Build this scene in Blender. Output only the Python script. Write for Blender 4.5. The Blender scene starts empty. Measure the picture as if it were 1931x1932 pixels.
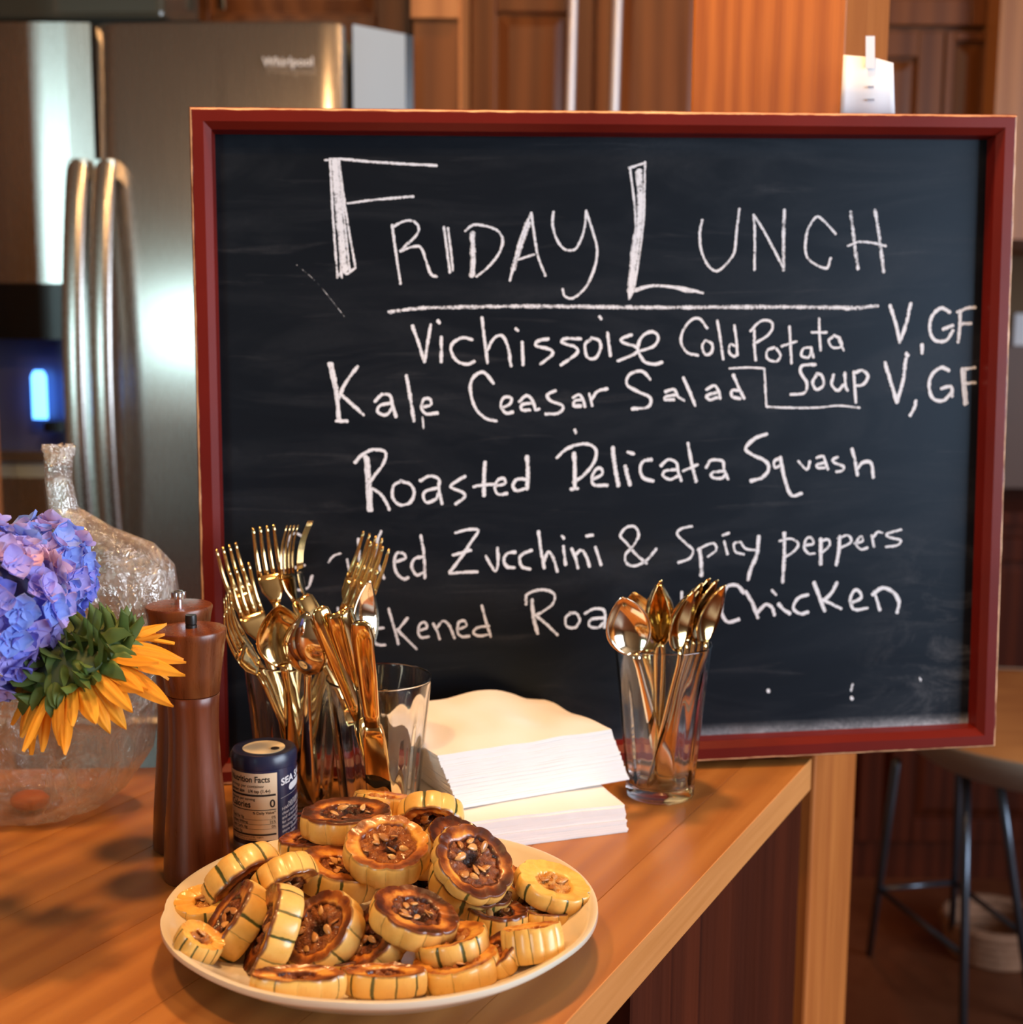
import bpy, bmesh, math, random
from math import sin, cos, tan, atan2, pi, radians, sqrt, exp
from mathutils import Vector, Matrix, noise

random.seed(7)
S = bpy.context.scene
C = S.collection
V = Vector

# ------------------------------------------------------------------ camera
F = 2500.0
PITCH, ROLL = radians(8.0), radians(0.4)
CAM = V((0, 0, 1.32))
AX = V((1, 0, 0)); AU = V((0, sin(PITCH), cos(PITCH))); AF = V((0, cos(PITCH), -sin(PITCH)))
RIGHT = AX * cos(ROLL) + AU * sin(ROLL)
UP = AU * cos(ROLL) - AX * sin(ROLL)
cd = bpy.data.cameras.new('camera'); cam = bpy.data.objects.new('camera', cd); C.objects.link(cam)
cd.sensor_width = 36; cd.lens = 36 * F / 1931.0
M = Matrix((RIGHT, UP, -AF)).transposed().to_4x4(); M.translation = CAM
cam.matrix_world = M
cd.clip_start = 0.05
cd.dof.use_dof = True; cd.dof.focus_distance = 0.93; cd.dof.aperture_fstop = 6.3
S.camera = cam

# ------------------------------------------------------------------ world, exposure, lights
w = bpy.data.worlds.new('world'); S.world = w; w.use_nodes = True
bg = w.node_tree.nodes['Background']; bg.inputs[0].default_value = (0.75, 0.85, 1.0, 1); bg.inputs[1].default_value = 0.6
S.view_settings.view_transform = 'Standard'; S.view_settings.look = 'None'
S.view_settings.gamma = 1; S.view_settings.use_curve_mapping = False
S.view_settings.exposure = 0.0
S.cycles.use_denoising = True
S.cycles.max_bounces = 10; S.cycles.transmission_bounces = 10; S.cycles.transparent_max_bounces = 16
S.cycles.sample_clamp_indirect = 6.0

def area(name, loc, tgt, sx, sy, power, col, shape='RECTANGLE'):
    l = bpy.data.lights.new(name, 'AREA'); l.shape = shape; l.size = sx; l.size_y = sy
    l.energy = power; l.color = col
    o = bpy.data.objects.new(name, l); C.objects.link(o); o.location = loc
    o.rotation_euler = (V(tgt) - V(loc)).to_track_quat('-Z', 'Y').to_euler()
    return o
COOL = (0.76, 0.86, 1.0); WARM = (1.0, 0.54, 0.22)
# daylight through the windows of the room (right wall and rear wall)
area('window_light_right', (3.33, -0.8, 1.6), (0, -0.8, 1.6), 3.2, 1.5, 195, COOL)
area('window_light_rear', (-2.6, -3.13, 1.65), (-2.6, 0, 1.65), 1.1, 1.5, 48, (0.62, 0.92, 0.95))
# ceiling downlights
for i, (x, y, p) in enumerate(((0.05, 1.08, 20), (-0.55, 0.30, 13), (0.25, 0.15, 5), (0.35, 2.15, 7))):
    area('ceiling_lamp_light', (x, y, 2.58), (x, y, 0), 0.15, 0.15, p, WARM, 'DISK')

# ------------------------------------------------------------------ pixel helpers
def ray(px, py):
    a = (px - 965.5) / F; b = (966 - py) / F
    return AF + RIGHT * a + UP * b
def at_c(px, py, zc): return CAM + ray(px, py) * zc
def at_z(px, py, z):
    r = ray(px, py); return CAM + r * ((z - CAM.z) / r.z)
def at_y(px, py, y):
    r = ray(px, py); return CAM + r * (y / r.y)
def at_pl(px, py, o, n):
    r = ray(px, py); return CAM + r * ((o - CAM).dot(n) / r.dot(n))
TZ = 0.91

# ------------------------------------------------------------------ object helpers
def link(name, me, mats=None, parent=None, smooth=False):
    o = bpy.data.objects.new(name, me); C.objects.link(o)
    if mats is not None:
        for m in (mats if isinstance(mats, (list, tuple)) else [mats]): me.materials.append(m)
    if parent is not None: o.parent = parent
    if smooth: me.polygons.foreach_set('use_smooth', [True] * len(me.polygons))
    return o
def mesh(name, vs, fs, mats=None, parent=None, smooth=False, mi=None, sharp=None):
    me = bpy.data.meshes.new(name); me.from_pydata([tuple(v) for v in vs], [], fs); me.update()
    o = link(name, me, mats, parent, smooth)
    if mi: me.polygons.foreach_set('material_index', mi)
    if sharp is not None: me.set_sharp_from_angle(angle=radians(sharp))
    return o
def tag(o, label=None, cat=None, group=None, kind=None):
    if label: o['label'] = label
    if cat: o['category'] = cat
    if group: o['group'] = group
    if kind: o['kind'] = kind
    return o
def thing(name, loc, label=None, cat=None, group=None, kind=None, mat=None):
    o = bpy.data.objects.new(name, None); C.objects.link(o)
    o.empty_display_size = 0.02
    if mat is not None: o.matrix_world = mat
    else: o.location = loc
    return tag(o, label, cat, group, kind)

class MB:
    """collects shapes for one mesh"""
    def __init__(s): s.v = []; s.f = []; s.m = []
    def add(s, vs, fs, m=0, T=None):
        b = len(s.v)
        s.v += [(T @ V(v)) if T is not None else V(v) for v in vs]
        s.f += [tuple(i + b for i in f) for f in fs]; s.m += [m] * len(fs); return s
    def box(s, lo, hi, m=0, T=None):
        x0, y0, z0 = lo; x1, y1, z1 = hi
        return s.add([(x0,y0,z0),(x1,y0,z0),(x1,y1,z0),(x0,y1,z0),(x0,y0,z1),(x1,y0,z1),(x1,y1,z1),(x0,y1,z1)],
                     [(0,3,2,1),(4,5,6,7),(0,1,5,4),(1,2,6,5),(2,3,7,6),(3,0,4,7)], m, T)
    def lathe(s, prof, n=48, m=0, T=None, closed=False):
        vs = []; fs = []; k = len(prof)
        for i in range(n):
            a = 2*pi*i/n
            for (r, z) in prof: vs.append((r*cos(a), r*sin(a), z))
        for i in range(n):
            j = (i+1) % n
            for q in range(k-1 if not closed else k):
                q2 = (q+1) % k
                fs.append((i*k+q, j*k+q, j*k+q2, i*k+q2))
        return s.add(vs, fs, m, T)
    def tube(s, pts, rad, n=10, m=0, flat=None, T=None, cap=True):
        pts = [V(p) for p in pts]
        if not isinstance(rad, (list, tuple)): rad = [rad]*len(pts)
        vs = []; fs = []
        t0 = (pts[1]-pts[0]).normalized()
        nrm = t0.orthogonal().normalized() if flat is None else (V(flat)-t0*V(flat).dot(t0)).normalized()
        for i, p in enumerate(pts):
            t = (pts[min(i+1, len(pts)-1)] - pts[max(i-1, 0)]).normalized()
            nrm = (nrm - t*nrm.dot(t)).normalized(); b = t.cross(nrm)
            r = rad[i]; ra, rb = r if isinstance(r, tuple) else (r, r)
            for k in range(n):
                a = 2*pi*k/n; vs.append(p + nrm*cos(a)*ra + b*sin(a)*rb)
        for i in range(len(pts)-1):
            for k in range(n):
                k2 = (k+1) % n; fs.append((i*n+k, i*n+k2, (i+1)*n+k2, (i+1)*n+k))
        if cap: fs.append(tuple(range(n))[::-1]); fs.append(tuple(range((len(pts)-1)*n, len(pts)*n)))
        return s.add(vs, fs, m, T)
    def build(s, name, mats=None, parent=None, smooth=False, sharp=None):
        return mesh(name, s.v, s.f, mats, parent, smooth, s.m if any(s.m) else None, sharp)
def bevel(o, wd, seg=2):
    b = o.modifiers.new('bevel', 'BEVEL'); b.width = wd; b.segments = seg; b.limit_method = 'ANGLE'; b.angle_limit = radians(40)
    return o
def cr(pts, n=6):
    """catmull-rom through 2-d points"""
    if len(pts) < 3: 
        a, b = V(pts[0]), V(pts[-1]); return [a.lerp(b, i/4) for i in range(5)]
    P = [V(p) for p in pts]; P = [P[0]*2-P[1]] + P + [P[-1]*2-P[-2]]; out = []
    for i in range(1, len(P)-2):
        p0, p1, p2, p3 = P[i-1:i+3]
        for k in range(n):
            t = k/n
            out.append(0.5*((2*p1)+(p2-p0)*t+(2*p0-5*p1+4*p2-p3)*t*t+(3*p1-p0-3*p2+p3)*t*t*t))
    out.append(P[-2]); return out

# ------------------------------------------------------------------ materials
class NT:
    def __init__(s, name):
        s.m = bpy.data.materials.new(name); s.m.use_nodes = True; s.t = s.m.node_tree; s.n = s.t.nodes
        s.b = s.n['Principled BSDF']; s.out = s.n['Material Output']
    def node(s, ty, **kw):
        nd = s.n.new(ty)
        for k, v in kw.items(): setattr(nd, k, v)
        return nd
    def set(s, nd, i, v):
        if isinstance(v, bpy.types.NodeSocket): s.t.links.new(v, nd.inputs[i])
        elif v is not None:
            if isinstance(v, (tuple, list)) and len(v) == 3 and nd.inputs[i].type == 'RGBA': v = (*v, 1)
            nd.inputs[i].default_value = v
    def coord(s, kind='Object'): return s.node('ShaderNodeTexCoord').outputs[kind]
    def mapping(s, vec, scale=(1,1,1), rot=(0,0,0), loc=(0,0,0)):
        m = s.node('ShaderNodeMapping'); s.set(m, 0, vec); m.inputs[1].default_value = loc; m.inputs[2].default_value = rot; m.inputs[3].default_value = scale
        return m.outputs[0]
    def noise(s, vec, scale=5, detail=4, rough=0.55, dist=0):
        n = s.node('ShaderNodeTexNoise'); s.set(n, 'Vector', vec); s.set(n, 'Scale', scale); s.set(n, 'Detail', detail); s.set(n, 'Roughness', rough); s.set(n, 'Distortion', dist)
        return n.outputs[0]
    def ramp(s, fac, stops):
        r = s.node('ShaderNodeValToRGB'); s.set(r, 0, fac); e = r.color_ramp.elements
        while len(e) < len(stops): e.new(0.5)
        for el, (p, c) in zip(e, stops):
            el.position = p; el.color = (c, c, c, 1) if not isinstance(c, tuple) else (*c, 1)
        return r.outputs[0]
    def mix(s, fac, a, b, mode='MIX'):
        m = s.node('ShaderNodeMix', data_type='RGBA', blend_type=mode)
        s.set(m, 0, fac); s.set(m, 6, a); s.set(m, 7, b); return m.outputs[2]
    def math(s, op, a, b=None, clamp=False):
        m = s.node('ShaderNodeMath', operation=op, use_clamp=clamp); s.set(m, 0, a); s.set(m, 1, b); return m.outputs[0]
    def bump(s, h, strength=0.3, dist=0.002):
        b = s.node('ShaderNodeBump'); s.set(b, 'Height', h); s.set(b, 'Strength', strength); s.set(b, 'Distance', dist)
        s.t.links.new(b.outputs[0], s.b.inputs['Normal']); return b.outputs[0]
    def attr(s, name, kind='GEOMETRY'):
        return s.node('ShaderNodeAttribute', attribute_name=name, attribute_type=kind)
    def rnd(s): return s.node('ShaderNodeObjectInfo').outputs['Random']
    def P(s, **kw):
        for k, v in kw.items(): s.set(s.b, k.replace('_', ' '), v)
        return s
def simple(name, col, rough=0.5, **kw):
    t = NT(name); t.P(Base_Color=(*col, 1), Roughness=rough, **kw); return t.m
def wood(name, c1, c2, scale=1.0, rough=0.4, axis='z', bump=0.15, var=0.25, coat=0.0, spec=0.5):
    t = NT(name); co = t.coord('Object')
    ri = t.rnd(); cmb = t.node('ShaderNodeCombineXYZ'); t.set(cmb, 0, t.math('MULTIPLY', ri, 7.0)); t.set(cmb, 1, t.math('MULTIPLY', ri, 3.0)); t.set(cmb, 2, t.math('MULTIPLY', ri, 11.0))
    add = t.node('ShaderNodeVectorMath', operation='ADD'); t.set(add, 0, co); t.set(add, 1, cmb.outputs[0]); co = add.outputs[0]
    sc = {'z': (9, 9, 0.7), 'y': (9, 0.7, 9), 'x': (0.7, 9, 9)}[axis]
    v = t.mapping(co, tuple(q*scale for q in sc))
    n1 = t.noise(v, 2.2, 5, 0.6, 0.6)
    v2 = t.mapping(co, tuple(q*scale for q in {'z': (90, 90, 3), 'y': (90, 3, 90), 'x': (3, 90, 90)}[axis]))
    n2 = t.noise(v2, 2.0, 3, 0.6)
    w1 = t.node('ShaderNodeTexWave', wave_type='BANDS', bands_direction='X'); t.set(w1, 'Vector', v); t.set(w1, 'Scale', 1.1); t.set(w1, 'Distortion', 5.0); t.set(w1, 'Detail', 3); t.set(w1, 'Detail Scale', 1.2)
    f = t.mix(0.45, n1, w1.outputs[0]); f = t.mix(0.35, f, n2)
    col = t.ramp(f, [(0.25, c2), (0.7, c1)])
    br = t.math('ADD', t.math('MULTIPLY', t.math('SUBTRACT', ri, 0.5), var), 1.0)
    hs = t.node('ShaderNodeHueSaturation'); t.set(hs, 'Color', col); t.set(hs, 'Value', br)
    t.P(Base_Color=hs.outputs[0], Roughness=t.ramp(n2, [(0.2, rough-0.06), (0.8, rough+0.1)]), Coat_Weight=coat, Coat_Roughness=0.2, Specular_IOR_Level=spec)
    t.bump(n2, bump, 0.0006); return t.m

M_top = wood('table_oak', (0.43, 0.178, 0.040), (0.32, 0.112, 0.021), 1.0, 0.42, 'y', 0.08, 0.16, 0.06, 0.38)
M_edge = wood('table_edge_oak', (0.66, 0.27, 0.075), (0.50, 0.185, 0.045), 1.0, 0.45, 'y', 0.2, 0.2)
M_post = wood('fir_post', (0.66, 0.220, 0.044), (0.40, 0.105, 0.018), 1.5, 0.45, 'z', 0.15, 0.1)
M_cab = wood('cabinet_wood', (0.19, 0.058, 0.012), (0.10, 0.027, 0.005), 0.6, 0.40, 'z', 0.1, 0.35, 0.0, 0.35)
M_cabL = wood('cabinet_wood_light', (0.50, 0.20, 0.06), (0.32, 0.11, 0.03), 0.6, 0.42, 'z', 0.1, 0.2)
M_dark = wood('dark_panel_wood', (0.085, 0.015, 0.004), (0.040, 0.007, 0.002), 0.8, 0.6, 'z', 0.1, 0.3, 0.0, 0.12)
M_walnut = wood('walnut', (0.150, 0.034, 0.009), (0.075, 0.015, 0.004), 2.0, 0.30, 'z', 0.03, 0.2, 0.10)
M_walnut2 = wood('walnut_head', (0.175, 0.050, 0.014), (0.085, 0.021, 0.006), 3.0, 0.28, 'z', 0.03, 0.2, 0.10)
M_wall = simple('wall_paint', (0.20, 0.12, 0.06), 0.8)
M_ceil = simple('ceiling_paint', (0.30, 0.20, 0.12), 0.8)
t = NT('floor_terracotta'); nn = t.noise(t.coord(), 3.0, 6, 0.6); n2 = t.noise(t.coord(), 22, 4)
t.P(Base_Color=t.mix(0.4, t.ramp(nn, [(0.3, (0.075, 0.020, 0.008)), (0.7, (0.15, 0.045, 0.016))]), t.ramp(n2, [(0.3, (0.09, 0.025, 0.01)), (0.7, (0.14, 0.05, 0.02))])), Roughness=t.ramp(nn, [(0.3, 0.32), (0.7, 0.5)])); t.bump(n2, 0.1); M_floor = t.m
t = NT('brushed_steel'); v = t.mapping(t.coord(), (400, 400, 4)); nn = t.noise(v, 3, 3)
t.P(Base_Color=(0.60, 0.57, 0.53), Metallic=0.95, Roughness=t.ramp(nn, [(0.3, 0.24), (0.7, 0.28)])); M_steel = t.m
M_chrome = simple('chrome', (0.85, 0.85, 0.88), 0.15, Metallic=1.0)
M_satin = simple('satin_aluminium', (0.80, 0.80, 0.84), 0.42, Metallic=0.6)
M_black = simple('black_plastic', (0.008, 0.008, 0.009), 0.25)
M_gap = simple('dark_gasket', (0.03, 0.012, 0.010), 0.6)
M_side = simple('fridge_side_grey', (0.34, 0.42, 0.48), 0.45)
M_gold = simple('gold_flatware', (0.80, 0.56, 0.25), 0.12, Metallic=1.0)
M_goldlit = simple('gold_flatware_glare', (0.92, 0.78, 0.56), 0.10, Metallic=1.0)  # same gold, lightened: white glare of reflections is put into its colour
t = NT('clear_glass'); t.P(Base_Color=(0.98, 0.99, 0.99), Roughness=0.01, IOR=1.48, Transmission_Weight=1.0); M_glass = t.m

# red painted frame, chipped to pale wood at its edges (attribute 'edge' = 1 on the arrises)
t = NT('red_painted_frame'); co = t.coord(); nb = t.noise(co, 55, 5, 0.65); nc = t.noise(co, 14, 3, 0.5); nw = t.noise(co, 5, 4)
e = t.attr('edge').outputs['Fac']
chip = t.ramp(t.math('ADD', t.math('ADD', t.math('MULTIPLY', e, 0.52), t.math('MULTIPLY', nb, 0.45)), t.math('MULTIPLY', nc, 0.55)), [(0.83, 0.0), (0.86, 1.0)])
base = t.ramp(nw, [(0.3, (0.105, 0.005, 0.003)), (0.7, (0.16, 0.010, 0.005))])
t.P(Base_Color=t.mix(chip, base, (0.80, 0.44, 0.23)), Roughness=0.36, Specular_IOR_Level=0.28); t.bump(nb, 0.12, 0.0006); M_red = t.m

# chalkboard slate
t = NT('chalkboard_slate'); co = t.coord()
n1 = t.noise(t.mapping(co, (2.0, 1, 7.5), (0, radians(6), 0)), 2.2, 5, 0.6, 1.2); n2 = t.noise(co, 240, 3, 0.7)
n3 = t.noise(t.mapping(co, (3, 1, 30), (0, radians(4), 0)), 2.5, 4, 0.6, 0.6)
n4 = t.noise(t.mapping(co, (5, 1, 8.0), (0, radians(28), 0)), 3.0, 6, 0.7, 1.0)
sep = t.node('ShaderNodeSeparateXYZ'); t.set(sep, 0, co)
low = t.math('MULTIPLY', t.ramp(sep.outputs[2], [(0.0205, 1.0), (0.0295, 0.0)]), t.ramp(sep.outputs[0], [(0.40, 0.25), (0.60, 1.0)]))
lowm = t.math('MULTIPLY', low, t.ramp(n4, [(0.30, 0.1), (0.60, 0.75)]))
corner = t.math('MULTIPLY', t.math('MULTIPLY', t.ramp(sep.outputs[0], [(0.60, 0.0), (0.72, 1.0)]), t.ramp(sep.outputs[2], [(0.04, 1.0), (0.24, 0.0)])), t.ramp(n4, [(0.50, 0.0), (0.72, 0.16)]))
dust = t.math('ADD', t.math('ADD', t.math('MULTIPLY', t.ramp(n1, [(0.45, 0.0), (0.8, 1.0)]), 0.022), t.math('MULTIPLY', t.ramp(n3, [(0.60, 0.0), (0.8, 1.0)]), 0.035)), t.math('ADD', lowm, corner))
dust = t.math('MULTIPLY', dust, t.ramp(n2, [(0.3, 0.6), (0.7, 1.2)]))
t.P(Base_Color=t.mix(dust, (0.0040, 0.0048, 0.0080), (0.62, 0.62, 0.66)), Roughness=t.ramp(n1, [(0.3, 0.36), (0.8, 0.46)]), Specular_IOR_Level=0.34, Specular_Tint=(0.6, 0.8, 1.0, 1)); t.bump(n2, 0.06, 0.0004); M_slate = t.m

# chalk: broken, grainy strokes; u along, v across
t = NT('white_chalk'); uv = t.coord('UV'); co = t.coord()
g = t.noise(co, 620, 3, 0.7); g2 = t.noise(co, 120, 3, 0.6)
sep = t.node('ShaderNodeSeparateXYZ'); t.set(sep, 0, uv)
ed = t.math('ABSOLUTE', t.math('SUBTRACT', sep.outputs[1], 0.5)); ed = t.math('MULTIPLY', ed, 2.0)
st = t.attr('weight').outputs['Fac']
a = t.math('SUBTRACT', t.math('ADD', t.math('MULTIPLY', g, 0.9), t.math('MULTIPLY', g2, 0.75)), t.math('MULTIPLY', t.math('POWER', ed, 2.6), 0.55))
a = t.ramp(t.math('ADD', a, t.math('MULTIPLY', t.math('SUBTRACT', st, 1.0), 0.35)), [(0.42, 0.0), (0.72, 1.0)])
tr = t.node('ShaderNodeBsdfTransparent'); mx = t.node('ShaderNodeMixShader')
t.P(Base_Color=(0.78, 0.80, 0.86), Roughness=0.9, Specular_IOR_Level=0.1)  # white chalk; the lavender cast of daylight is mixed into this base colour
t.t.links.new(a, mx.inputs[0]); t.t.links.new(tr.outputs[0], mx.inputs[1]); t.t.links.new(t.b.outputs[0], mx.inputs[2]); t.t.links.new(mx.outputs[0], t.out.inputs[0]); M_chalk = t.m

# ------------------------------------------------------------------ room shell
def quadbox(name, lo, hi, mat, kind='structure'):
    o = MB().box(lo, hi).build(name, mat); o['kind'] = kind; return o
quadbox('floor', (-3.5, -3.3, -0.05), (3.5, 3.7, 0), M_floor)
quadbox('ceiling', (-3.5, -3.3, 2.7), (3.5, 3.7, 2.75), M_ceil)
quadbox('wall_back', (-3.5, 3.60, 0), (3.5, 3.7, 2.7), M_wall)
quadbox('wall_left', (-3.5, -3.3, 0), (-3.4, 3.7, 2.7), M_wall)
# right wall and rear wall with window openings
b = MB(); b.box((3.4, -3.3, 0), (3.5, 3.7, 0.85)); b.box((3.4, -3.3, 2.35), (3.5, 3.7, 2.7)); b.box((3.4, -3.3, .85), (3.5, -2.4, 2.35)); b.box((3.4, 0.8, .85), (3.5, 3.7, 2.35))
b.build('wall_right', M_wall)['kind'] = 'structure'
b = MB(); b.box((-3.4, -3.3, 0), (3.4, -3.2, 0.9)); b.box((-3.4, -3.3, 2.4), (3.4, -3.2, 2.7)); b.box((-3.4, -3.3, .9), (-3.16, -3.2, 2.4)); b.box((-2.04, -3.3, .9), (3.4, -3.2, 2.4))
b.build('wall_front', M_wall)['kind'] = 'structure'

# ------------------------------------------------------------------ table (plank top with a 28 degree end)
def clip(poly, a, bb, c):
    out = []
    for i in range(len(poly)):
        p, q = poly[i], poly[(i+1) % len(poly)]
        dp = a*p[0]+bb*p[1]-c; dq = a*q[0]+bb*q[1]-c
        if dp <= 0: out.append(p)
        if (dp < 0 < dq) or (dq < 0 < dp):
            tt = dp/(dp-dq); out.append((p[0]+(q[0]-p[0])*tt, p[1]+(q[1]-p[1])*tt))
    return out
P1 = at_z(1532, 1431, TZ); P2 = at_z(1066, 1932, TZ)
ed2 = V((P1.x-P2.x, P1.y-P2.y)).normalized()         # along the right edge
TA = atan2(ed2.x, ed2.y); er = V((cos(TA), -sin(TA)))   # outward normal
0 and print('table angle', math.degrees(TA), P1[:], P2[:])
Tm = Matrix.Translation(P1) @ Matrix.Rotation(-TA, 4, 'Z')   # local y along edge, x outward
Ti = Tm.inverted()
TH = 0.031
table = thing('table', None, 'long oiled oak table top of glued planks under the plate, glasses and board', 'table', mat=Tm)
bk0 = Ti @ V((-0.34, 1.19, TZ)); bn = V((-(0 - bk0.y), (0 - bk0.x))).normalized()
if bn.y < 0: bn = -bn
wds = [0.052] + [0.088]*16; x = 0.0
for k, wd in enumerate(wds):
    x1 = x - wd
    poly = [(x1+0.00008, -1.5), (x-0.00008, -1.5), (x-0.00008, 0.6), (x1+0.00008, 0.6)]
    poly = clip(poly, bn.x, bn.y, 0.0)
    q = Ti @ V((0, 0.28, TZ)); fn = (Ti.to_3x3() @ V((0, -1, 0))); poly = clip(poly, fn.x, fn.y, fn.x*q.x+fn.y*q.y)
    if len(poly) >= 3:
        n = len(poly); z0, z1 = -TH, -0.00008*(k % 3)
        vs = [(p[0], p[1], z0) for p in poly] + [(p[0], p[1], z1) for p in poly]
        fs = [tuple(range(n))[::-1], tuple(range(n, 2*n))] + [(i, (i+1) % n, n+(i+1) % n, n+i) for i in range(n)]
        mi = [0, 0] + [1 if k == 0 and abs(poly[i][0]-x) < 1e-4 + .0003 and abs(poly[(i+1) % n][0]-x) < 1e-4+.0003 else 0 for i in range(n)]
        bevel(mesh('plank', vs, fs, [M_top, M_edge], table, mi=mi), 0.0004, 1)
    x = x1
# cabinet body below
isl = thing('island_cabinet', None, 'dark red-brown panelled wooden cabinet carrying the oak table top', 'cabinet', mat=Tm @ Matrix.Translation((0, 0, -TZ)))
Im = Tm @ Matrix.Translation((0, 0, -TZ)); Ii = Im.inverted()
def isl_y(px, py, xpl):
    o_ = Ii @ CAM; r_ = Ii.to_3x3() @ ray(px, py); t_ = (xpl-o_.x)/r_.x; return (o_+r_*t_).y
XI = -0.030; ya = isl_y(1192, 1932, XI)
q = Ti @ V((0, 0.30, TZ))
def prism(poly, z0, z1, name, mat):
    poly = clip(poly, fn.x, fn.y, fn.x*q.x+fn.y*q.y); poly = clip(poly, bn.x, bn.y, -.02); n = len(poly)
    vs = [(p[0], p[1], z0) for p in poly] + [(p[0], p[1], z1) for p in poly]
    return mesh(name, vs, [tuple(range(n))[::-1], tuple(range(n, 2*n))] + [(i, (i+1) % n, n+(i+1) % n, n+i) for i in range(n)], mat, isl)
prism([(-1.1, -1.2), (-0.20, -1.2), (-0.20, -0.02), (-1.1, -0.02)], 0.0, TZ-TH-0.001, 'body', M_dark)
y1_ = (Ti @ V((0.2395*1.315, 1.315, TZ))).y - .003; y2_ = isl_y(1322, 1800, XI); y3_ = isl_y(1268, 1860, XI)
for (yb_, ye_) in ((y2_+.001, y1_), (y3_+.001, y2_-.001), (ya, y3_-.001)):
    bevel(MB().box((-0.19, yb_, 0.001), (XI, ye_, TZ-TH-0.001)).build('panel', M_dark, isl), .0015, 1)

# ------------------------------------------------------------------ chalkboard
r = {k: ray(*v) for k, v in dict(TL=(356, 201), TR=(1922, 216), BR=(1880, 1410), BL=(388, 1483)).items()}
tb = -(CAM.z-TZ) / r['BL'].z
A = Matrix((r['TL'], -r['TR'], r['BR'])).transposed()
ts = A.inverted() @ (r['BL']*tb)
cTL = CAM+r['TL']*ts[0]; cTR = CAM+r['TR']*ts[1]; cBR = CAM+r['BR']*ts[2]; cBL = CAM+r['BL']*tb
ex = (cBR-cBL).normalized(); ez = (cTL-cBL); ez = (ez-ex*ez.dot(ex)).normalized(); ey = ez.cross(ex)
SHX = (cTL-cBL).dot(ex)/(cTL-cBL).dot(ez); SHX2 = (cTR-cBR).dot(ex)/(cTR-cBR).dot(ez); SHX = (SHX+SHX2)/2
BW = (cBR-cBL).length; BH = (cTL-cBL).length
0 and print('board', BW, BH, 'top back', cTL.y-cBL.y, cTR.y-cBR.y, cBL[:], cBR[:])
Bm = Matrix((ex, ey, ez)).transposed().to_4x4(); RD = 0.020
Bm.translation = cBL + ey*RD
slateO = cBL + ey*RD
Bi = Bm.inverted()
board = thing('chalkboard', None, 'black chalkboard menu in a chipped red wooden frame standing on the table', 'chalkboard', mat=Bm)
RW = 0.0195        # rail width, frame depth forward; local y>0 goes away from the camera
b = MB().box((0.010, 0.0, 0.010), (BW-0.010, 0.006, BH-0.010)); b.v = [V((v.x+SHX*v.z, v.y, v.z)) for v in b.v]; b.build('slate', M_slate, board)
def rail(p0, p1, inward):
    """one mitred moulding; p0->p1 outer edge in local xz, inward = unit vector to the middle"""
    d = (V(p1)-V(p0)); L = d.length; d.normalize(); iw = V(inward)
    prof = [(0, 0.012, 0), (0, -RD+0.003, 0), (0.0012, -RD+0.0008, 1), (0.003, -RD, 0.35), (RW-0.0075, -RD, 0.1), (RW-0.0015, -RD+0.0062, .2), (RW-0.0006, -0.004, 0), (RW, -0.0002, 0), (RW, 0.012, 0)]
    n = 90; vs = []; ea = []
    for i in range(n+1):
        for (a, y, e) in prof:
            tt = a + (L-2*a)*i/n
            j = (noise.noise(V((tt*60, a*90, y*50)))*0.00035) if e > 0.5 else 0
            p = V(p0)+d*tt+iw*(a+j*1.5); vs.append((p.x+SHX*p.y, y+j, p.y))
            ea.append(e)
    k = len(prof); fs = []
    for i in range(n):
        for q in range(k-1): fs.append((i*k+q, i*k+q+1, (i+1)*k+q+1, (i+1)*k+q))
        fs.append((i*k+k-1, i*k, (i+1)*k, (i+1)*k+k-1))
    fs.append(tuple(range(k))[::-1]); fs.append(tuple(range(n*k, n*k+k)))
    o = mesh('frame_rail', vs, fs, M_red, board)
    bm = bmesh.new(); bm.from_mesh(o.data); bmesh.ops.recalc_face_normals(bm, faces=bm.faces); bm.to_mesh(o.data); bm.free()
    at = o.data.attributes.new('edge', 'FLOAT', 'POINT')
    at.data.foreach_set('value', ea)
    return o
rail((0, BH), (BW, BH), (0, -1)); rail((0, 0), (BW, 0), (0, 1)); rail((0, 0), (0, BH), (1, 0)); rail((BW, 0), (BW, BH), (-1, 0))

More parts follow.
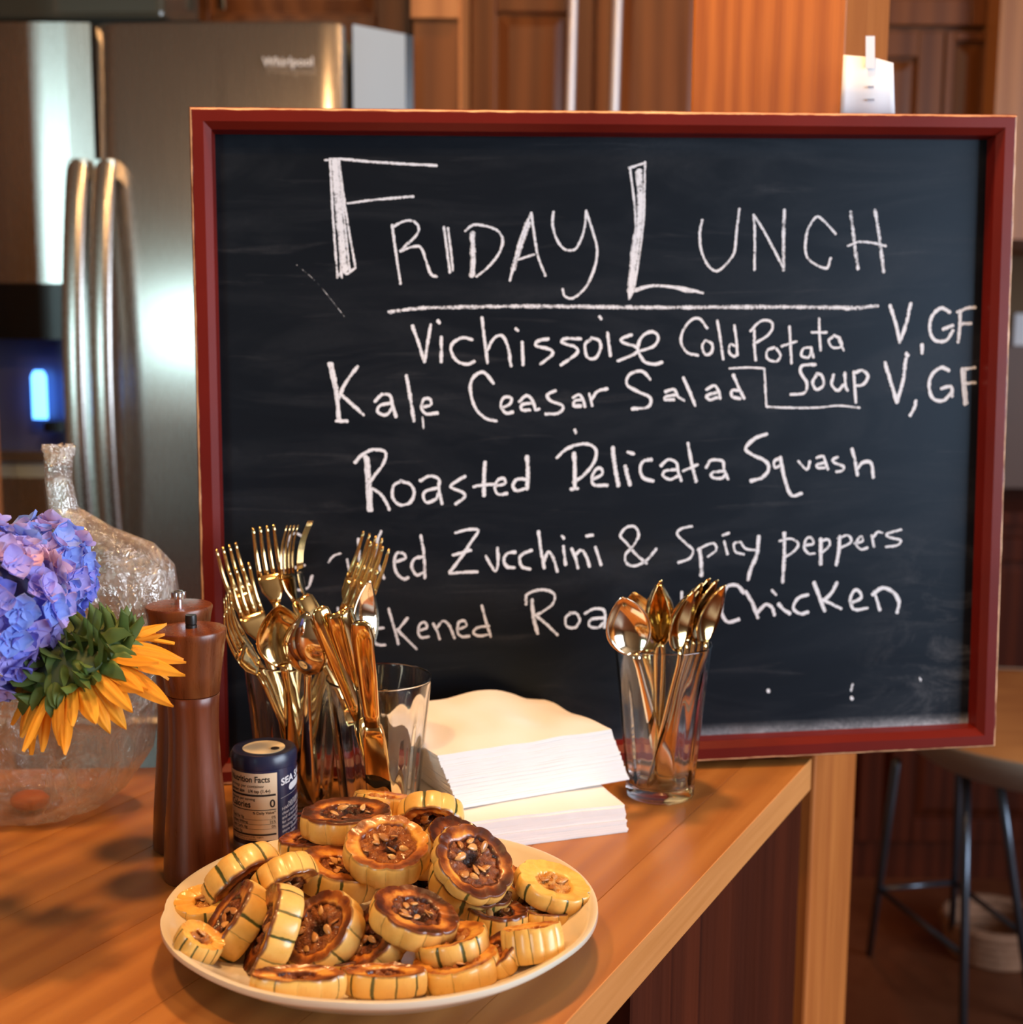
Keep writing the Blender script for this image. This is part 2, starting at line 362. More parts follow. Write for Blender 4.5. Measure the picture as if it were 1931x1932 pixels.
# chalk strokes, read off the board plane
SA = lambda p: (560+p[0]*.3832, 260+p[1]*.3832)
SB = lambda p: (1200+p[0]*.3786, 260+p[1]*.3786)
SC = lambda p: (600+p[0]*.3107, 780+p[1]*.3107)
SD = lambda p: (1180+p[0]*.3107, 780+p[1]*.3107)
SE = lambda p: (380+p[0]*.2795, 960+p[1]*.2795)
SF = lambda p: p
slateN = ey
def chalk(name, label, groups):
    vs, fs, uvs, ws = [], [], [], []
    for fr, wd, wt, strokes in groups:
        for s in strokes.split(';'):
            nums = [float(q) for q in s.split(',')]
            pts = [fr((nums[i], nums[i+1])) for i in range(0, len(nums), 2)]
            if len(pts) == 1: pts = [(pts[0][0]-2, pts[0][1]-2), (pts[0][0]+2, pts[0][1]+3)]
            L3 = [Bi @ at_pl(px, py, slateO, slateN) for px, py in pts]
            pl = cr([(p.x, p.z) for p in L3], 7)
            hw = wd*0.5/F*1.22; d0 = random.random()*10
            b0 = len(vs); acc = 0
            dirs = []
            for i in range(len(pl)):
                d = pl[min(i+1, len(pl)-1)]-pl[max(i-1, 0)]; dirs.append(d.normalized() if d.length > 1e-9 else V((1, 0)))
            P = [pl[0]-dirs[0]*hw*0.5] + pl + [pl[-1]+dirs[-1]*hw*0.5]; D = [dirs[0]]+dirs+[dirs[-1]]
            z = -0.0004-random.random()*0.0003
            for i, (p, d) in enumerate(zip(P, D)):
                if i: acc += (p-P[i-1]).length
                nn = V((-d.y, d.x)); hh = hw*(1+0.28*noise.noise(V((acc*130, d0, 0)))) * (0.55 if i in (0, len(P)-1) else 1)
                for k in (0, 1, 2):
                    q = p + nn*hh*(k-1); vs.append((q.x, z, q.y)); uvs.append((acc*50, k/2)); ws.append(wt)
                if i:
                    a = b0+3*(i-1)
                    fs += [(a, a+1, a+4, a+3), (a+1, a+2, a+5, a+4)]
    o = mesh(name, vs, fs, M_chalk, board)
    uvl = o.data.uv_layers.new(name='UVMap')
    for lp in o.data.loops: uvl.data[lp.index].uv = uvs[lp.vertex_index]
    at = o.data.attributes.new('weight', 'FLOAT', 'POINT'); at.data.foreach_set('value', ws)
    o['label'] = label
    return o
chalk('chalk_heading', 'heading FRIDAY LUNCH with an underline in white chalk', [
 (SA, 6.5, .86, '140,112,200,105,400,122,690,138;250,325,350,310,450,300,575,290;470,430,485,540,500,640,512,720;475,440,520,415,570,410,600,440,590,480,550,520,510,560;510,560,560,540,610,540,635,600,660,670,690,685;725,440,740,550,755,665;830,460,870,430,930,435,990,460,1015,510,990,580,940,640,885,685;1155,370,1170,480,1190,590,1225,680;1090,600,1170,575;1265,365,1260,430,1280,500,1320,550,1370,550,1400,500,1420,430,1425,360;1425,360,1460,470,1480,560,1460,660,1420,740,1360,790,1320,780,1310,745;1640,790,1665,750,1750,730,1850,735,1900,740,2000,765;1635,150,1715,125'),
 (SA, 17, .84, '188,112,212,400,238,650;1686,165,1694,320,1684,480;1668,480,1655,640,1645,760'),
 (SA, 14, .70, '1140,420,1105,520,1065,650;866,470,868,580,864,680'),
 (SA, 6.0, .82, '165,110,180,400,202,690;185,108,205,400,222,690;205,104,235,400,262,660;208,110,245,380,290,640;200,690,225,660,250,670,290,640;860,470,865,580,860,685;868,470,874,580,870,680;1155,370,1120,450,1090,550,1050,705;1150,385,1105,490,1075,600;1640,150,1660,300,1668,450,1655,600,1636,795;1715,120,1712,250,1708,400,1690,560,1660,740;1672,170,1685,300,1688,450,1674,600;745,445,760,560,770,655'),
 (SB, 6.5, .85, '0,765,80,738,180,745,250,765,300,765;330,410,318,480,325,560,355,630,400,665,450,630,490,570,500,480,515,355;585,385,592,480,590,660;585,385,640,470,735,650;995,480,940,420,900,395,860,450,845,520,850,590,890,630,950,650,970,600;1055,540,1110,520,1180,525,1245,540'),
 (SB, 9, .60, '740,360,735,500,735,660;1070,370,1085,500,1105,655;1190,360,1210,480,1235,670'),
 (SA, 10, .58, '455,858,600,840,800,835,1100,830,1400,832,1640,835,1900,836,2300,833,2600,836,2780,838;2700,842,2860,828'),
])
chalk('chalk_writing', 'white chalk line Vichissoise Cold Potato V, GF', [
 (SA, 7.5, 1.0, '570,925,600,1010,630,1105;630,1105,645,1010,660,920;712,980,712,1105;700,905;865,995,820,985,770,1010,760,1050,790,1100,840,1115,875,1100;912,885,925,990,940,1110;935,1050,970,990,1010,975,1040,1030,1055,1125;1110,1005,1115,1120;1078,940,1090,950;1240,990,1190,1000,1180,1025,1240,1040,1260,1065,1200,1115;1400,990,1320,990,1310,1010,1370,1030,1380,1060,1300,1120;1450,990,1420,1020,1430,1080,1470,1085,1495,1040,1490,1000,1450,985;1530,960,1545,1075;1495,885;1650,970,1600,990,1610,1010,1670,1030,1670,1060,1580,1100;1690,1050,1760,1025,1780,980,1750,955,1700,980,1680,1040,1710,1100,1760,1115,1800,1105'),
 (SB, 6.5, .92, '355,950,320,905,280,905,235,960,225,1020,255,1070,310,1085;345,1010,330,1040,345,1080,375,1070,380,1030,350,1010;405,910,420,1000,435,1105;490,935,500,1010,505,1085;500,1040,470,1030,465,1070,490,1090,505,1075;590,960,590,1040,597,1110;570,965,620,915,670,915,680,950,650,990,600,1020;690,1045,655,1060,655,1100,700,1115,720,1085,700,1050;765,940,770,1030,775,1125;725,1040,800,1015;870,1045,835,1050,825,1085,860,1095,875,1060;872,1045,885,1095;912,900,915,980,920,1060;875,970,950,970;985,990,960,1010,980,1045,1025,1040,1015,1000,985,985;1010,1000,1035,1060'),
 (SB, 8.5, 1.0, '1265,835,1295,930,1315,1020;1315,1020,1345,930,1370,825;1425,1030,1425,1075;1565,870,1520,850,1475,890,1465,960,1490,1010,1545,1010,1580,960;1530,955,1580,935;1615,860,1612,950,1605,1020;1600,870,1650,850,1692,845;1610,930,1670,925'),
])
chalk('chalk_writing', 'white chalk line Kale Ceasar Salad with Soup bracketed, V, GF', [
 (SA, 8.5, .92, '160,1110,180,1200,200,1300,205,1395;172,1110,195,1230,212,1390;300,1125,240,1210,205,1290;215,1260,270,1310,330,1365;195,1395,250,1395;540,1170,560,1280,578,1395'),
 (SA, 7.5, 1.0, '385,1300,420,1265,460,1270,470,1310,490,1375;465,1305,410,1320,400,1350,440,1365,470,1330;620,1325,660,1315,655,1285,625,1290,615,1330,640,1360,695,1355;970,1210,920,1155,870,1180,855,1240,880,1330,930,1380,985,1395;1010,1330,1050,1310,1055,1280,1020,1280,1005,1320,1030,1355,1065,1350;1095,1300,1130,1270,1160,1290,1175,1340;1160,1305,1110,1315,1110,1340,1150,1340;1175,1340,1195,1335;1275,1245,1235,1265,1250,1295,1310,1320,1290,1355,1225,1360;1360,1280,1390,1265,1410,1290,1420,1325;1405,1290,1370,1295,1365,1320,1400,1320;1440,1260,1455,1320;1450,1290,1480,1250,1530,1235;1740,1190,1700,1150,1640,1165,1625,1215,1680,1250,1740,1280,1730,1325,1650,1335'),
 (SA, 5, .55, '620,1375,625,1430'),
 (SB, 7.5, 1.0, '145,1265,190,1255,210,1290,240,1310;200,1280,150,1290,145,1305,190,1305;235,1195,265,1260,295,1335;350,1255,390,1235,410,1260,420,1300;400,1270,355,1285,365,1305,405,1295;485,1180,510,1240,540,1300;520,1260,480,1260,480,1290,520,1300;895,1130,830,1135,820,1170,850,1220,840,1270,770,1280;900,1180,880,1220,900,1255,935,1230,925,1185,900,1175;985,1180,975,1230,1005,1260,1035,1230;1040,1170,1045,1240,1055,1260;1085,1165,1090,1240,1095,1320;1090,1170,1130,1160,1155,1190,1130,1230,1095,1235'),
 (SB, 5.5, .9, '465,1150,560,1145,640,1150;640,1150,645,1250,650,1340;650,1340,750,1345,900,1345,1000,1335,1115,1345'),
 (SB, 8.5, 1.0, '1240,1120,1270,1220,1300,1320;1300,1320,1330,1210,1345,1100;1350,1080;1395,1310,1385,1350,1365,1385;1560,1160,1520,1145,1475,1180,1460,1240,1480,1300,1530,1310,1570,1270;1520,1250,1570,1240,1575,1290;1625,1150,1630,1240,1640,1330;1635,1155,1640,1240,1648,1325;1625,1155,1690,1145;1630,1225,1690,1220'),
])
chalk('chalk_writing', 'white chalk line Roasted Delicata Squash', [
 (SC, 9.5, 1.0, '290,260,300,400,310,590;300,270,312,400,324,590;1015,295,1010,400,1010,500;1270,260,1275,360,1270,460;1555,240,1560,330,1560,450;1790,205,1805,330,1825,440;1865,320,1895,435'),
 (SC, 7.5, 1.0, '225,300,270,250,340,220,410,235,400,300,350,370,300,440;300,440,370,480,410,530,435,585;510,410,460,440,455,510,500,555,560,540,585,480,560,430,500,410;620,410,680,380,735,400,735,460,755,550;735,450,660,470,640,500,660,540,715,520,735,480;895,380,810,435,820,455,880,480,890,510,835,550;945,445,1000,435,1070,430;1080,440,1135,425,1130,395,1095,405,1075,450,1095,490,1150,485;1275,400,1210,400,1185,440,1210,470,1270,450;1450,270,1520,210,1620,185,1685,215,1680,290,1620,370,1550,420;1535,460,1580,455;1670,400,1725,370,1720,335,1690,340,1665,390,1680,435,1760,435;1880,235,1920,245'),
 (SC, 9, .6, '1560,100,1566,118'),
 (SD, 8.5, 1.0, '160,280,110,290,90,340,110,390,170,410;380,180,400,290,430,415;860,125,790,150,730,210,770,250,850,290,870,340,830,390,760,410;940,265,960,370,990,470,1020,500,1070,485;1375,215,1395,290,1410,375;1405,340,1440,300,1490,300,1505,390'),
 (SD, 7, 1.0, '215,320,260,280,310,300,320,350,340,410;310,340,240,350,230,380,270,400,320,380;350,350,440,310;490,330,520,285,590,290,600,340,625,400;590,350,530,360,525,385,580,395,610,370;940,270,905,290,910,330,950,310;1050,290,1075,320,1105,340,1120,290;1160,270,1200,260,1215,300,1230,340;1210,300,1165,310,1170,330,1210,330;1290,265,1260,280,1270,300,1320,320,1320,345,1280,355'),
])
chalk('chalk_writing', 'white chalk line Grilled Zucchini & Spicy peppers', [
 (SE, 6.5, .85, '690,190,640,165,600,190,565,290,560,400,590,490,650,545,720,530,750,450;620,400,700,380;860,360,890,320,940,300;1215,150,1190,220,1180,330,1235,470;985,340,1000,420;1060,200,1075,440'),
 (SC, 7.5, .95, '470,900,530,880,520,850,480,850,465,910,480,970,520,1005,550,995;625,740,645,860,650,1000;645,870,590,880,570,930,600,980,650,960;835,725,910,705,975,710,930,780,880,860,800,965;820,860,930,830;800,970,870,965,970,960;1020,865,1050,920,1080,955,1095,900,1090,815;1200,840,1150,850,1130,890,1150,930,1195,935;1300,830,1250,850,1225,880,1240,930,1290,945;1340,715,1355,830,1375,940;1370,900,1400,840,1430,880,1455,960;1490,805,1505,920;1488,750;1540,820,1565,880,1580,940;1560,860,1600,830,1630,870,1650,930;1685,810,1720,920;1630,745,1670,738'),
 (SD, 6.5, .9, '190,820,130,890,60,925,10,910,0,860,50,800,80,740,60,690,10,690,-30,740,10,790,70,860,130,910;405,685,340,700,315,735,370,790,410,830,390,880,320,905;440,830,490,800,540,790,550,830,500,870;600,775,620,855;590,740,630,725;700,780,660,790,670,840,720,855;700,780,730,820,790,830;935,775,1000,760,1050,790,1020,840,970,870;1090,800,1140,790,1130,755,1100,760,1085,810,1110,850,1150,850;1185,775,1230,765,1240,800,1190,850;1290,760,1350,740,1370,780,1300,820;1390,790,1440,775,1430,745,1400,790,1430,825,1470,815;1495,740,1510,810;1500,760,1530,720,1560,725;1675,705,1590,730,1600,750,1670,770,1650,800,1580,810'),
 (SD, 9.5, .9, '450,820,460,900,462,985;810,745,800,850,760,950,745,1010;965,725,965,870,955,1025;1185,760,1185,840,1185,915;1300,745,1295,840,1280,920'),
])
chalk('chalk_writing', 'white chalk line Blackened Roasted Chicken', [
 (SC, 7, .9, '400,1300,350,1310,330,1350,360,1400,410,1405;430,1185,460,1290,490,1400;545,1240,490,1310;480,1310,540,1370,600,1430;610,1320,660,1300,650,1270,620,1280,610,1330,630,1360,675,1355;700,1275,725,1320,740,1370;715,1310,760,1260,800,1290,830,1365;850,1310,900,1290,890,1260,855,1270,850,1330,880,1355,920,1350;995,1165,1020,1260,1050,1355;1040,1290,970,1300,945,1330,980,1350,1045,1340;1265,1160,1270,1100,1350,1070,1430,1090,1430,1150,1370,1200,1310,1230;1320,1225,1390,1280,1455,1345;1540,1210,1505,1240,1510,1290,1560,1300,1590,1255,1570,1215,1530,1210;1620,1215,1680,1185,1740,1200,1740,1300;1735,1240,1660,1250,1650,1290,1700,1300,1735,1270;1850,1170,1815,1195,1850,1220,1860,1260,1815,1290'),
 (SC, 9, .9, '1300,1130,1310,1240,1335,1335'),
 (SC, 7, .8, '-40,1190,-30,1300,-15,1440;-45,1200,10,1180,40,1230,-20,1290;-20,1290,60,1310,70,1380,-15,1440;120,1180,135,1290,150,1420;200,1330,240,1300,270,1340,280,1400;265,1350,210,1360,210,1400,260,1390'),
 (SD, 7, .8, '60,1100,75,1180,90,1260;30,1150,110,1140;150,1220,200,1200,190,1170,160,1180,150,1230,180,1260,220,1250;342,1082,345,1160,345,1240;345,1190,290,1195,280,1230,310,1245,345,1230'),
 (SD, 9, 1.0, '720,1090,680,1045,620,1050,590,1110,585,1200,620,1265,690,1250;730,1080,770,1150,805,1240;930,1155,960,1190,1000,1215;890,1075,915,1100;1145,1025,1180,1120,1210,1200;1285,1025,1250,1090,1200,1140;1500,1100,1560,1060,1620,1080,1660,1140,1650,1210'),
 (SD, 8, 1.0, '800,1210,850,1160,890,1180,905,1225;1110,1100,1050,1120,1020,1180,1060,1215,1110,1205;1200,1130,1260,1160,1310,1185;1370,1150,1430,1120,1420,1080,1390,1075,1365,1130,1390,1190,1470,1180;1510,1080,1530,1140,1545,1195'),
])
chalk('chalk_marks', 'stray chalk dots and a faint scratch', [
 (SF, 8, .9, '1449,1301,1451,1305;1606,1315,1608,1319'),
 (SF, 7, .45, '1609,1290,1606,1303;1735,1278,1738,1284'),
 (SF, 2.2, .10, '560,500,600,535,650,597'),
])

# ------------------------------------------------------------------ timber post
PW = 0.155
pd = 1.315
pc = V((0.2395*pd, pd))
Pm = Matrix.Translation((pc.x, pc.y, 0)) @ Matrix.Rotation(-TA, 4, 'Z')
post = bevel(MB().box((-PW, 0, 0.001), (0, PW+.035, 2.699)).build('wooden_post', M_post), 0.004, 2)
post.matrix_world = Pm
tag(post, 'square orange fir timber post rising behind the chalkboard from floor to ceiling', 'post')

# white paper taped to the post
t = NT('white_paper'); t.P(Base_Color=(0.86, 0.87, 0.90), Roughness=0.7, Subsurface_Weight=0.0); M_paper = t.m
M_tape = simple('white_tape', (0.80, 0.81, 0.85), 0.4)
M_ink = simple('grey_ink', (0.25, 0.28, 0.36), 0.6)
pa = Bm @ V((0, 0, 0))
yp = (Bm @ (Bi @ at_pl(1640, 200, cBL+ey*(RD+0.016), ey))).y
ppl_o = at_pl(1640, 200, cBL+ey*(RD+0.016), ey)
def PP(px, py, off=0.0): return at_pl(px, py, ppl_o, ey) + ey*off
pap = thing('paper_note', at_pl(1640, 212, ppl_o, ey), 'small white paper note taped to the post above the board frame', 'note')
b = MB(); N = 10; fr = []; bk = []
for i in range(N+1):
    u = i/N; xt = 1593+u*(1688-1593); yt = 103+u*15-(3*sin(u*pi)); xb = 1587+u*(1691-1587)
    off = 0.0025*sin(u*2.6*pi)*0.5+0.0015
    for vv in (0, .5, 1):
        px = xt+(xb-xt)*vv; py = yt+(216-yt)*vv
        fr.append(PP(px, py, off)); bk.append(PP(px, py, off+0.0006))
k = 3; n = len(fr); vs = [p-pap.location for p in fr+bk]; fs = []
for i in range(N):
    for j in range(2):
        a = i*3+j; fs.append((a, a+1, a+4, a+3)); fs.append((n+a, n+a+3, n+a+4, n+a+1))
rim = [i*3 for i in range(N+1)] + [N*3+1, N*3+2] + [i*3+2 for i in range(N-1, -1, -1)] + [1]
for i in range(len(rim)):
    a, c = rim[i], rim[(i+1) % len(rim)]; fs.append((a, c, n+c, n+a))
mesh('sheet', vs, fs, M_paper, pap, True)
def pad(name, mat, px0, py0, px1, py1, off, par):
    q = [PP(px0, py0, off), PP(px1, py0, off), PP(px1, py1, off), PP(px0, py1, off)]
    b2 = [p+ey*0.0003 for p in q]
    vs = [p-par.location for p in q+b2]
    return mesh(name, vs, [(0,1,2,3),(7,6,5,4),(0,4,5,1),(1,5,6,2),(2,6,7,3),(3,7,4,0)], mat, par)
pad('tape', M_tape, 1633, 69, 1650, 130, -0.0012, pap)
pad('printed_mark', M_ink, 1637, 163, 1648, 167, -0.0012, pap)
pad('printed_mark', M_ink, 1636, 187, 1649, 191, -0.0012, pap)

# ------------------------------------------------------------------ plate
t = NT('cream_glaze'); nn = t.noise(t.coord(), 9, 4); 
t.P(Base_Color=t.ramp(nn, [(0.3, (0.74, 0.66, 0.50)), (0.7, (0.82, 0.75, 0.60))]), Roughness=0.22, Coat_Weight=0.4, Coat_Roughness=0.08); t.bump(nn, 0.1, 0.0015); M_plate = t.m
PC = V((-0.0840, 0.834, TZ)); PSX, PSY = 0.952, 0.885
prof = [(0.001, 0.004), (0.085, 0.004), (0.088, 0.0005), (0.094, 0.0005), (0.097, 0.004), (0.125, 0.012), (0.147, 0.0255), (0.1505, 0.0285), (0.1502, 0.0315), (0.1470, 0.0318), (0.1435, 0.029), (0.122, 0.0165), (0.100, 0.0105), (0.06, 0.009), (0.001, 0.009)]
vs = []; n = 120
for i in range(n):
    a = 2*pi*i/n
    wob = 1+0.006*noise.noise(V((cos(a)*1.5, sin(a)*1.5, 3)))-0.010*exp(-((a-3.25)/0.06)**2)
    for (rr, z) in prof:
        k = max(0, (rr-0.09)/0.06)
        vs.append((PSX*rr*(1+(wob-1)*k)*cos(a), PSY*rr*(1+(wob-1)*k)*sin(a), z+0.0014*k*noise.noise(V((cos(a)*2, sin(a)*2, 9)))))
k = len(prof)
fs = [(i*k+q, ((i+1) % n)*k+q, ((i+1) % n)*k+q+1, i*k+q+1) for i in range(n) for q in range(k-1)]
fs.append(tuple(i*k for i in range(n))[::-1]); fs.append(tuple(i*k+k-1 for i in range(n)))
plate = mesh('plate', vs, fs, M_plate, None, True); plate.location = PC
plate.data.set_sharp_from_angle(angle=radians(60))
tag(plate, 'round cream ceramic plate heaped with roasted squash at the front of the table', 'plate')
def plate_z(rr):
    inner = [(0.0, 0.009), (0.06, 0.009), (0.100, 0.0105), (0.122, 0.0165), (0.1435, 0.029), (0.147, 0.0318), (0.5, 0.0318)]
    for (a, za), (b_, zb) in zip(inner, inner[1:]):
        if a <= rr <= b_: return za+(zb-za)*(rr-a)/(b_-a)
    return 0.03

# ------------------------------------------------------------------ squash slices
t = NT('squash_rind'); uv = t.coord('UV'); co = t.coord()
sep = t.node('ShaderNodeSeparateXYZ'); t.set(sep, 0, uv)
lob = t.math('ADD', sep.outputs[0], t.math('MULTIPLY', t.math('SUBTRACT', t.noise(co, 85, 2), 0.5), 0.22)); strw = t.attr('stripe').outputs['Fac']; ch = t.attr('char').outputs['Fac']
frc = t.math('FRACT', lob); dd = t.math('ABSOLUTE', t.math('SUBTRACT', frc, 0.5)); dd = t.math('SUBTRACT', 0.5, dd)   # 0 at the groove
wn = t.noise(co, 260, 3, 0.6)
line = t.math('DIVIDE', t.math('ADD', dd, t.math('MULTIPLY', t.math('SUBTRACT', wn, 0.5), 0.06)), t.math('ADD', t.math('MULTIPLY', strw, 0.085), 0.014))
linem = t.math('MULTIPLY', t.ramp(line, [(0.55, 1.0), (1.0, 0.0)]), t.ramp(strw, [(0.10, 0.25), (0.65, 1.0)]))
n1 = t.noise(co, 70, 4, 0.6); n2 = t.noise(t.mapping(co, (1, 1, 0.15)), 420, 2)
yl = t.mix(n1, (0.72, 0.39, 0.075), (0.86, 0.57, 0.17))
yl = t.mix(t.ramp(n2, [(0.58, 0.0), (0.8, 0.25)]), yl, (0.45, 0.24, 0.05))
gr = t.mix(n1, (0.045, 0.055, 0.014), (0.10, 0.10, 0.02))
yl = t.mix(t.ramp(t.noise(co, 38, 4, 0.65), [(0.52, 0.0), (0.75, 0.55)]), yl, (0.62, 0.26, 0.05)); c = t.mix(linem, yl, gr)
# roasted brown near the cut faces, following attribute char
cm = t.ramp(t.math('ADD', ch, t.math('MULTIPLY', t.math('SUBTRACT', n1, 0.5), 0.5)), [(0.45, 0.0), (0.75, 1.0)])
c = t.mix(cm, c, (0.16, 0.045, 0.012))
t.P(Base_Color=c, Roughness=t.ramp(n1, [(0.3, 0.24), (0.7, 0.42)]), Subsurface_Weight=0.12, Subsurface_Radius=(0.01, 0.005, 0.002), Subsurface_Scale=0.4, Coat_Weight=0.25, Coat_Roughness=0.15)
t.bump(n2, 0.15, 0.0004); M_rind = t.m

t = NT('squash_flesh'); co = t.coord(); ch = t.attr('char').outputs['Fac']
n1 = t.noise(co, 55, 5, 0.62, 0.6); n2 = t.noise(co, 300, 3, 0.6)
x = t.math('ADD', ch, t.math('ADD', t.math('MULTIPLY', t.math('SUBTRACT', n1, 0.5), 0.75), t.math('MULTIPLY', t.math('SUBTRACT', n2, 0.5), 0.2)))
c = t.ramp(x, [(0.05, (0.86, 0.50, 0.10)), (0.35, (0.72, 0.33, 0.055)), (0.55, (0.40, 0.115, 0.018)), (0.75, (0.14, 0.030, 0.006)), (1.0, (0.045, 0.010, 0.004))])
t.P(Base_Color=c, Roughness=t.ramp(n1, [(0.3, 0.22), (0.7, 0.45)]), Subsurface_Weight=0.1, Subsurface_Radius=(0.01, 0.004, 0.001), Subsurface_Scale=0.3, Coat_Weight=0.20, Coat_Roughness=0.12)
t.bump(n2, 0.35, 0.0007); M_flesh = t.m
t = NT('squash_pulp'); co = t.coord(); ch = t.attr('char').outputs['Fac']
n1 = t.noise(co, 120, 5, 0.7, 1.5); n2 = t.noise(co, 420, 3, 0.7, 1.0)
x = t.math('ADD', t.math('MULTIPLY', ch, 0.7), t.math('MULTIPLY', n1, 0.55))
c = t.ramp(x, [(0.15, (0.80, 0.42, 0.09)), (0.52, (0.50, 0.17, 0.032)), (0.78, (0.22, 0.055, 0.011)), (1.05, (0.035, 0.008, 0.003))])
t.P(Base_Color=c, Roughness=0.32, Coat_Weight=0.25, Coat_Roughness=0.15); t.bump(t.mix(0.5, n1, n2), 1.0, 0.0035); M_pulp = t.m
t = NT('squash_seed'); n1 = t.noise(t.coord(), 200, 3); ri = t.rnd()
t.P(Base_Color=t.mix(ri, t.mix(n1, (0.62, 0.30, 0.09), (0.80, 0.50, 0.20)), t.mix(n1, (0.30, 0.10, 0.025), (0.48, 0.19, 0.05))), Roughness=0.25, Coat_Weight=0.4); M_seed = t.m

# one seed mesh, shared
sv, sf = [], []; na, nb = 12, 6
for j in range(nb+1):
    th = pi*j/nb
    for i in range(na):
        a = 2*pi*i/na; xx = sin(th)*cos(a); rr = 0.0030*(1-0.30*xx)
        sv.append((0.0050*xx+(0.0009 if xx > .9 else 0), sin(th)*sin(a)*rr, cos(th)*0.0013))
for j in range(nb):
    for i in range(na): sf.append((j*na+i, (j+1)*na+i, (j+1)*na+(i+1) % na, j*na+(i+1) % na))
seed_me = bpy.data.meshes.new('seed'); seed_me.from_pydata(sv, [], sf); seed_me.materials.append(M_seed)
seed_me.polygons.foreach_set('use_smooth', [True]*len(seed_me.polygons))

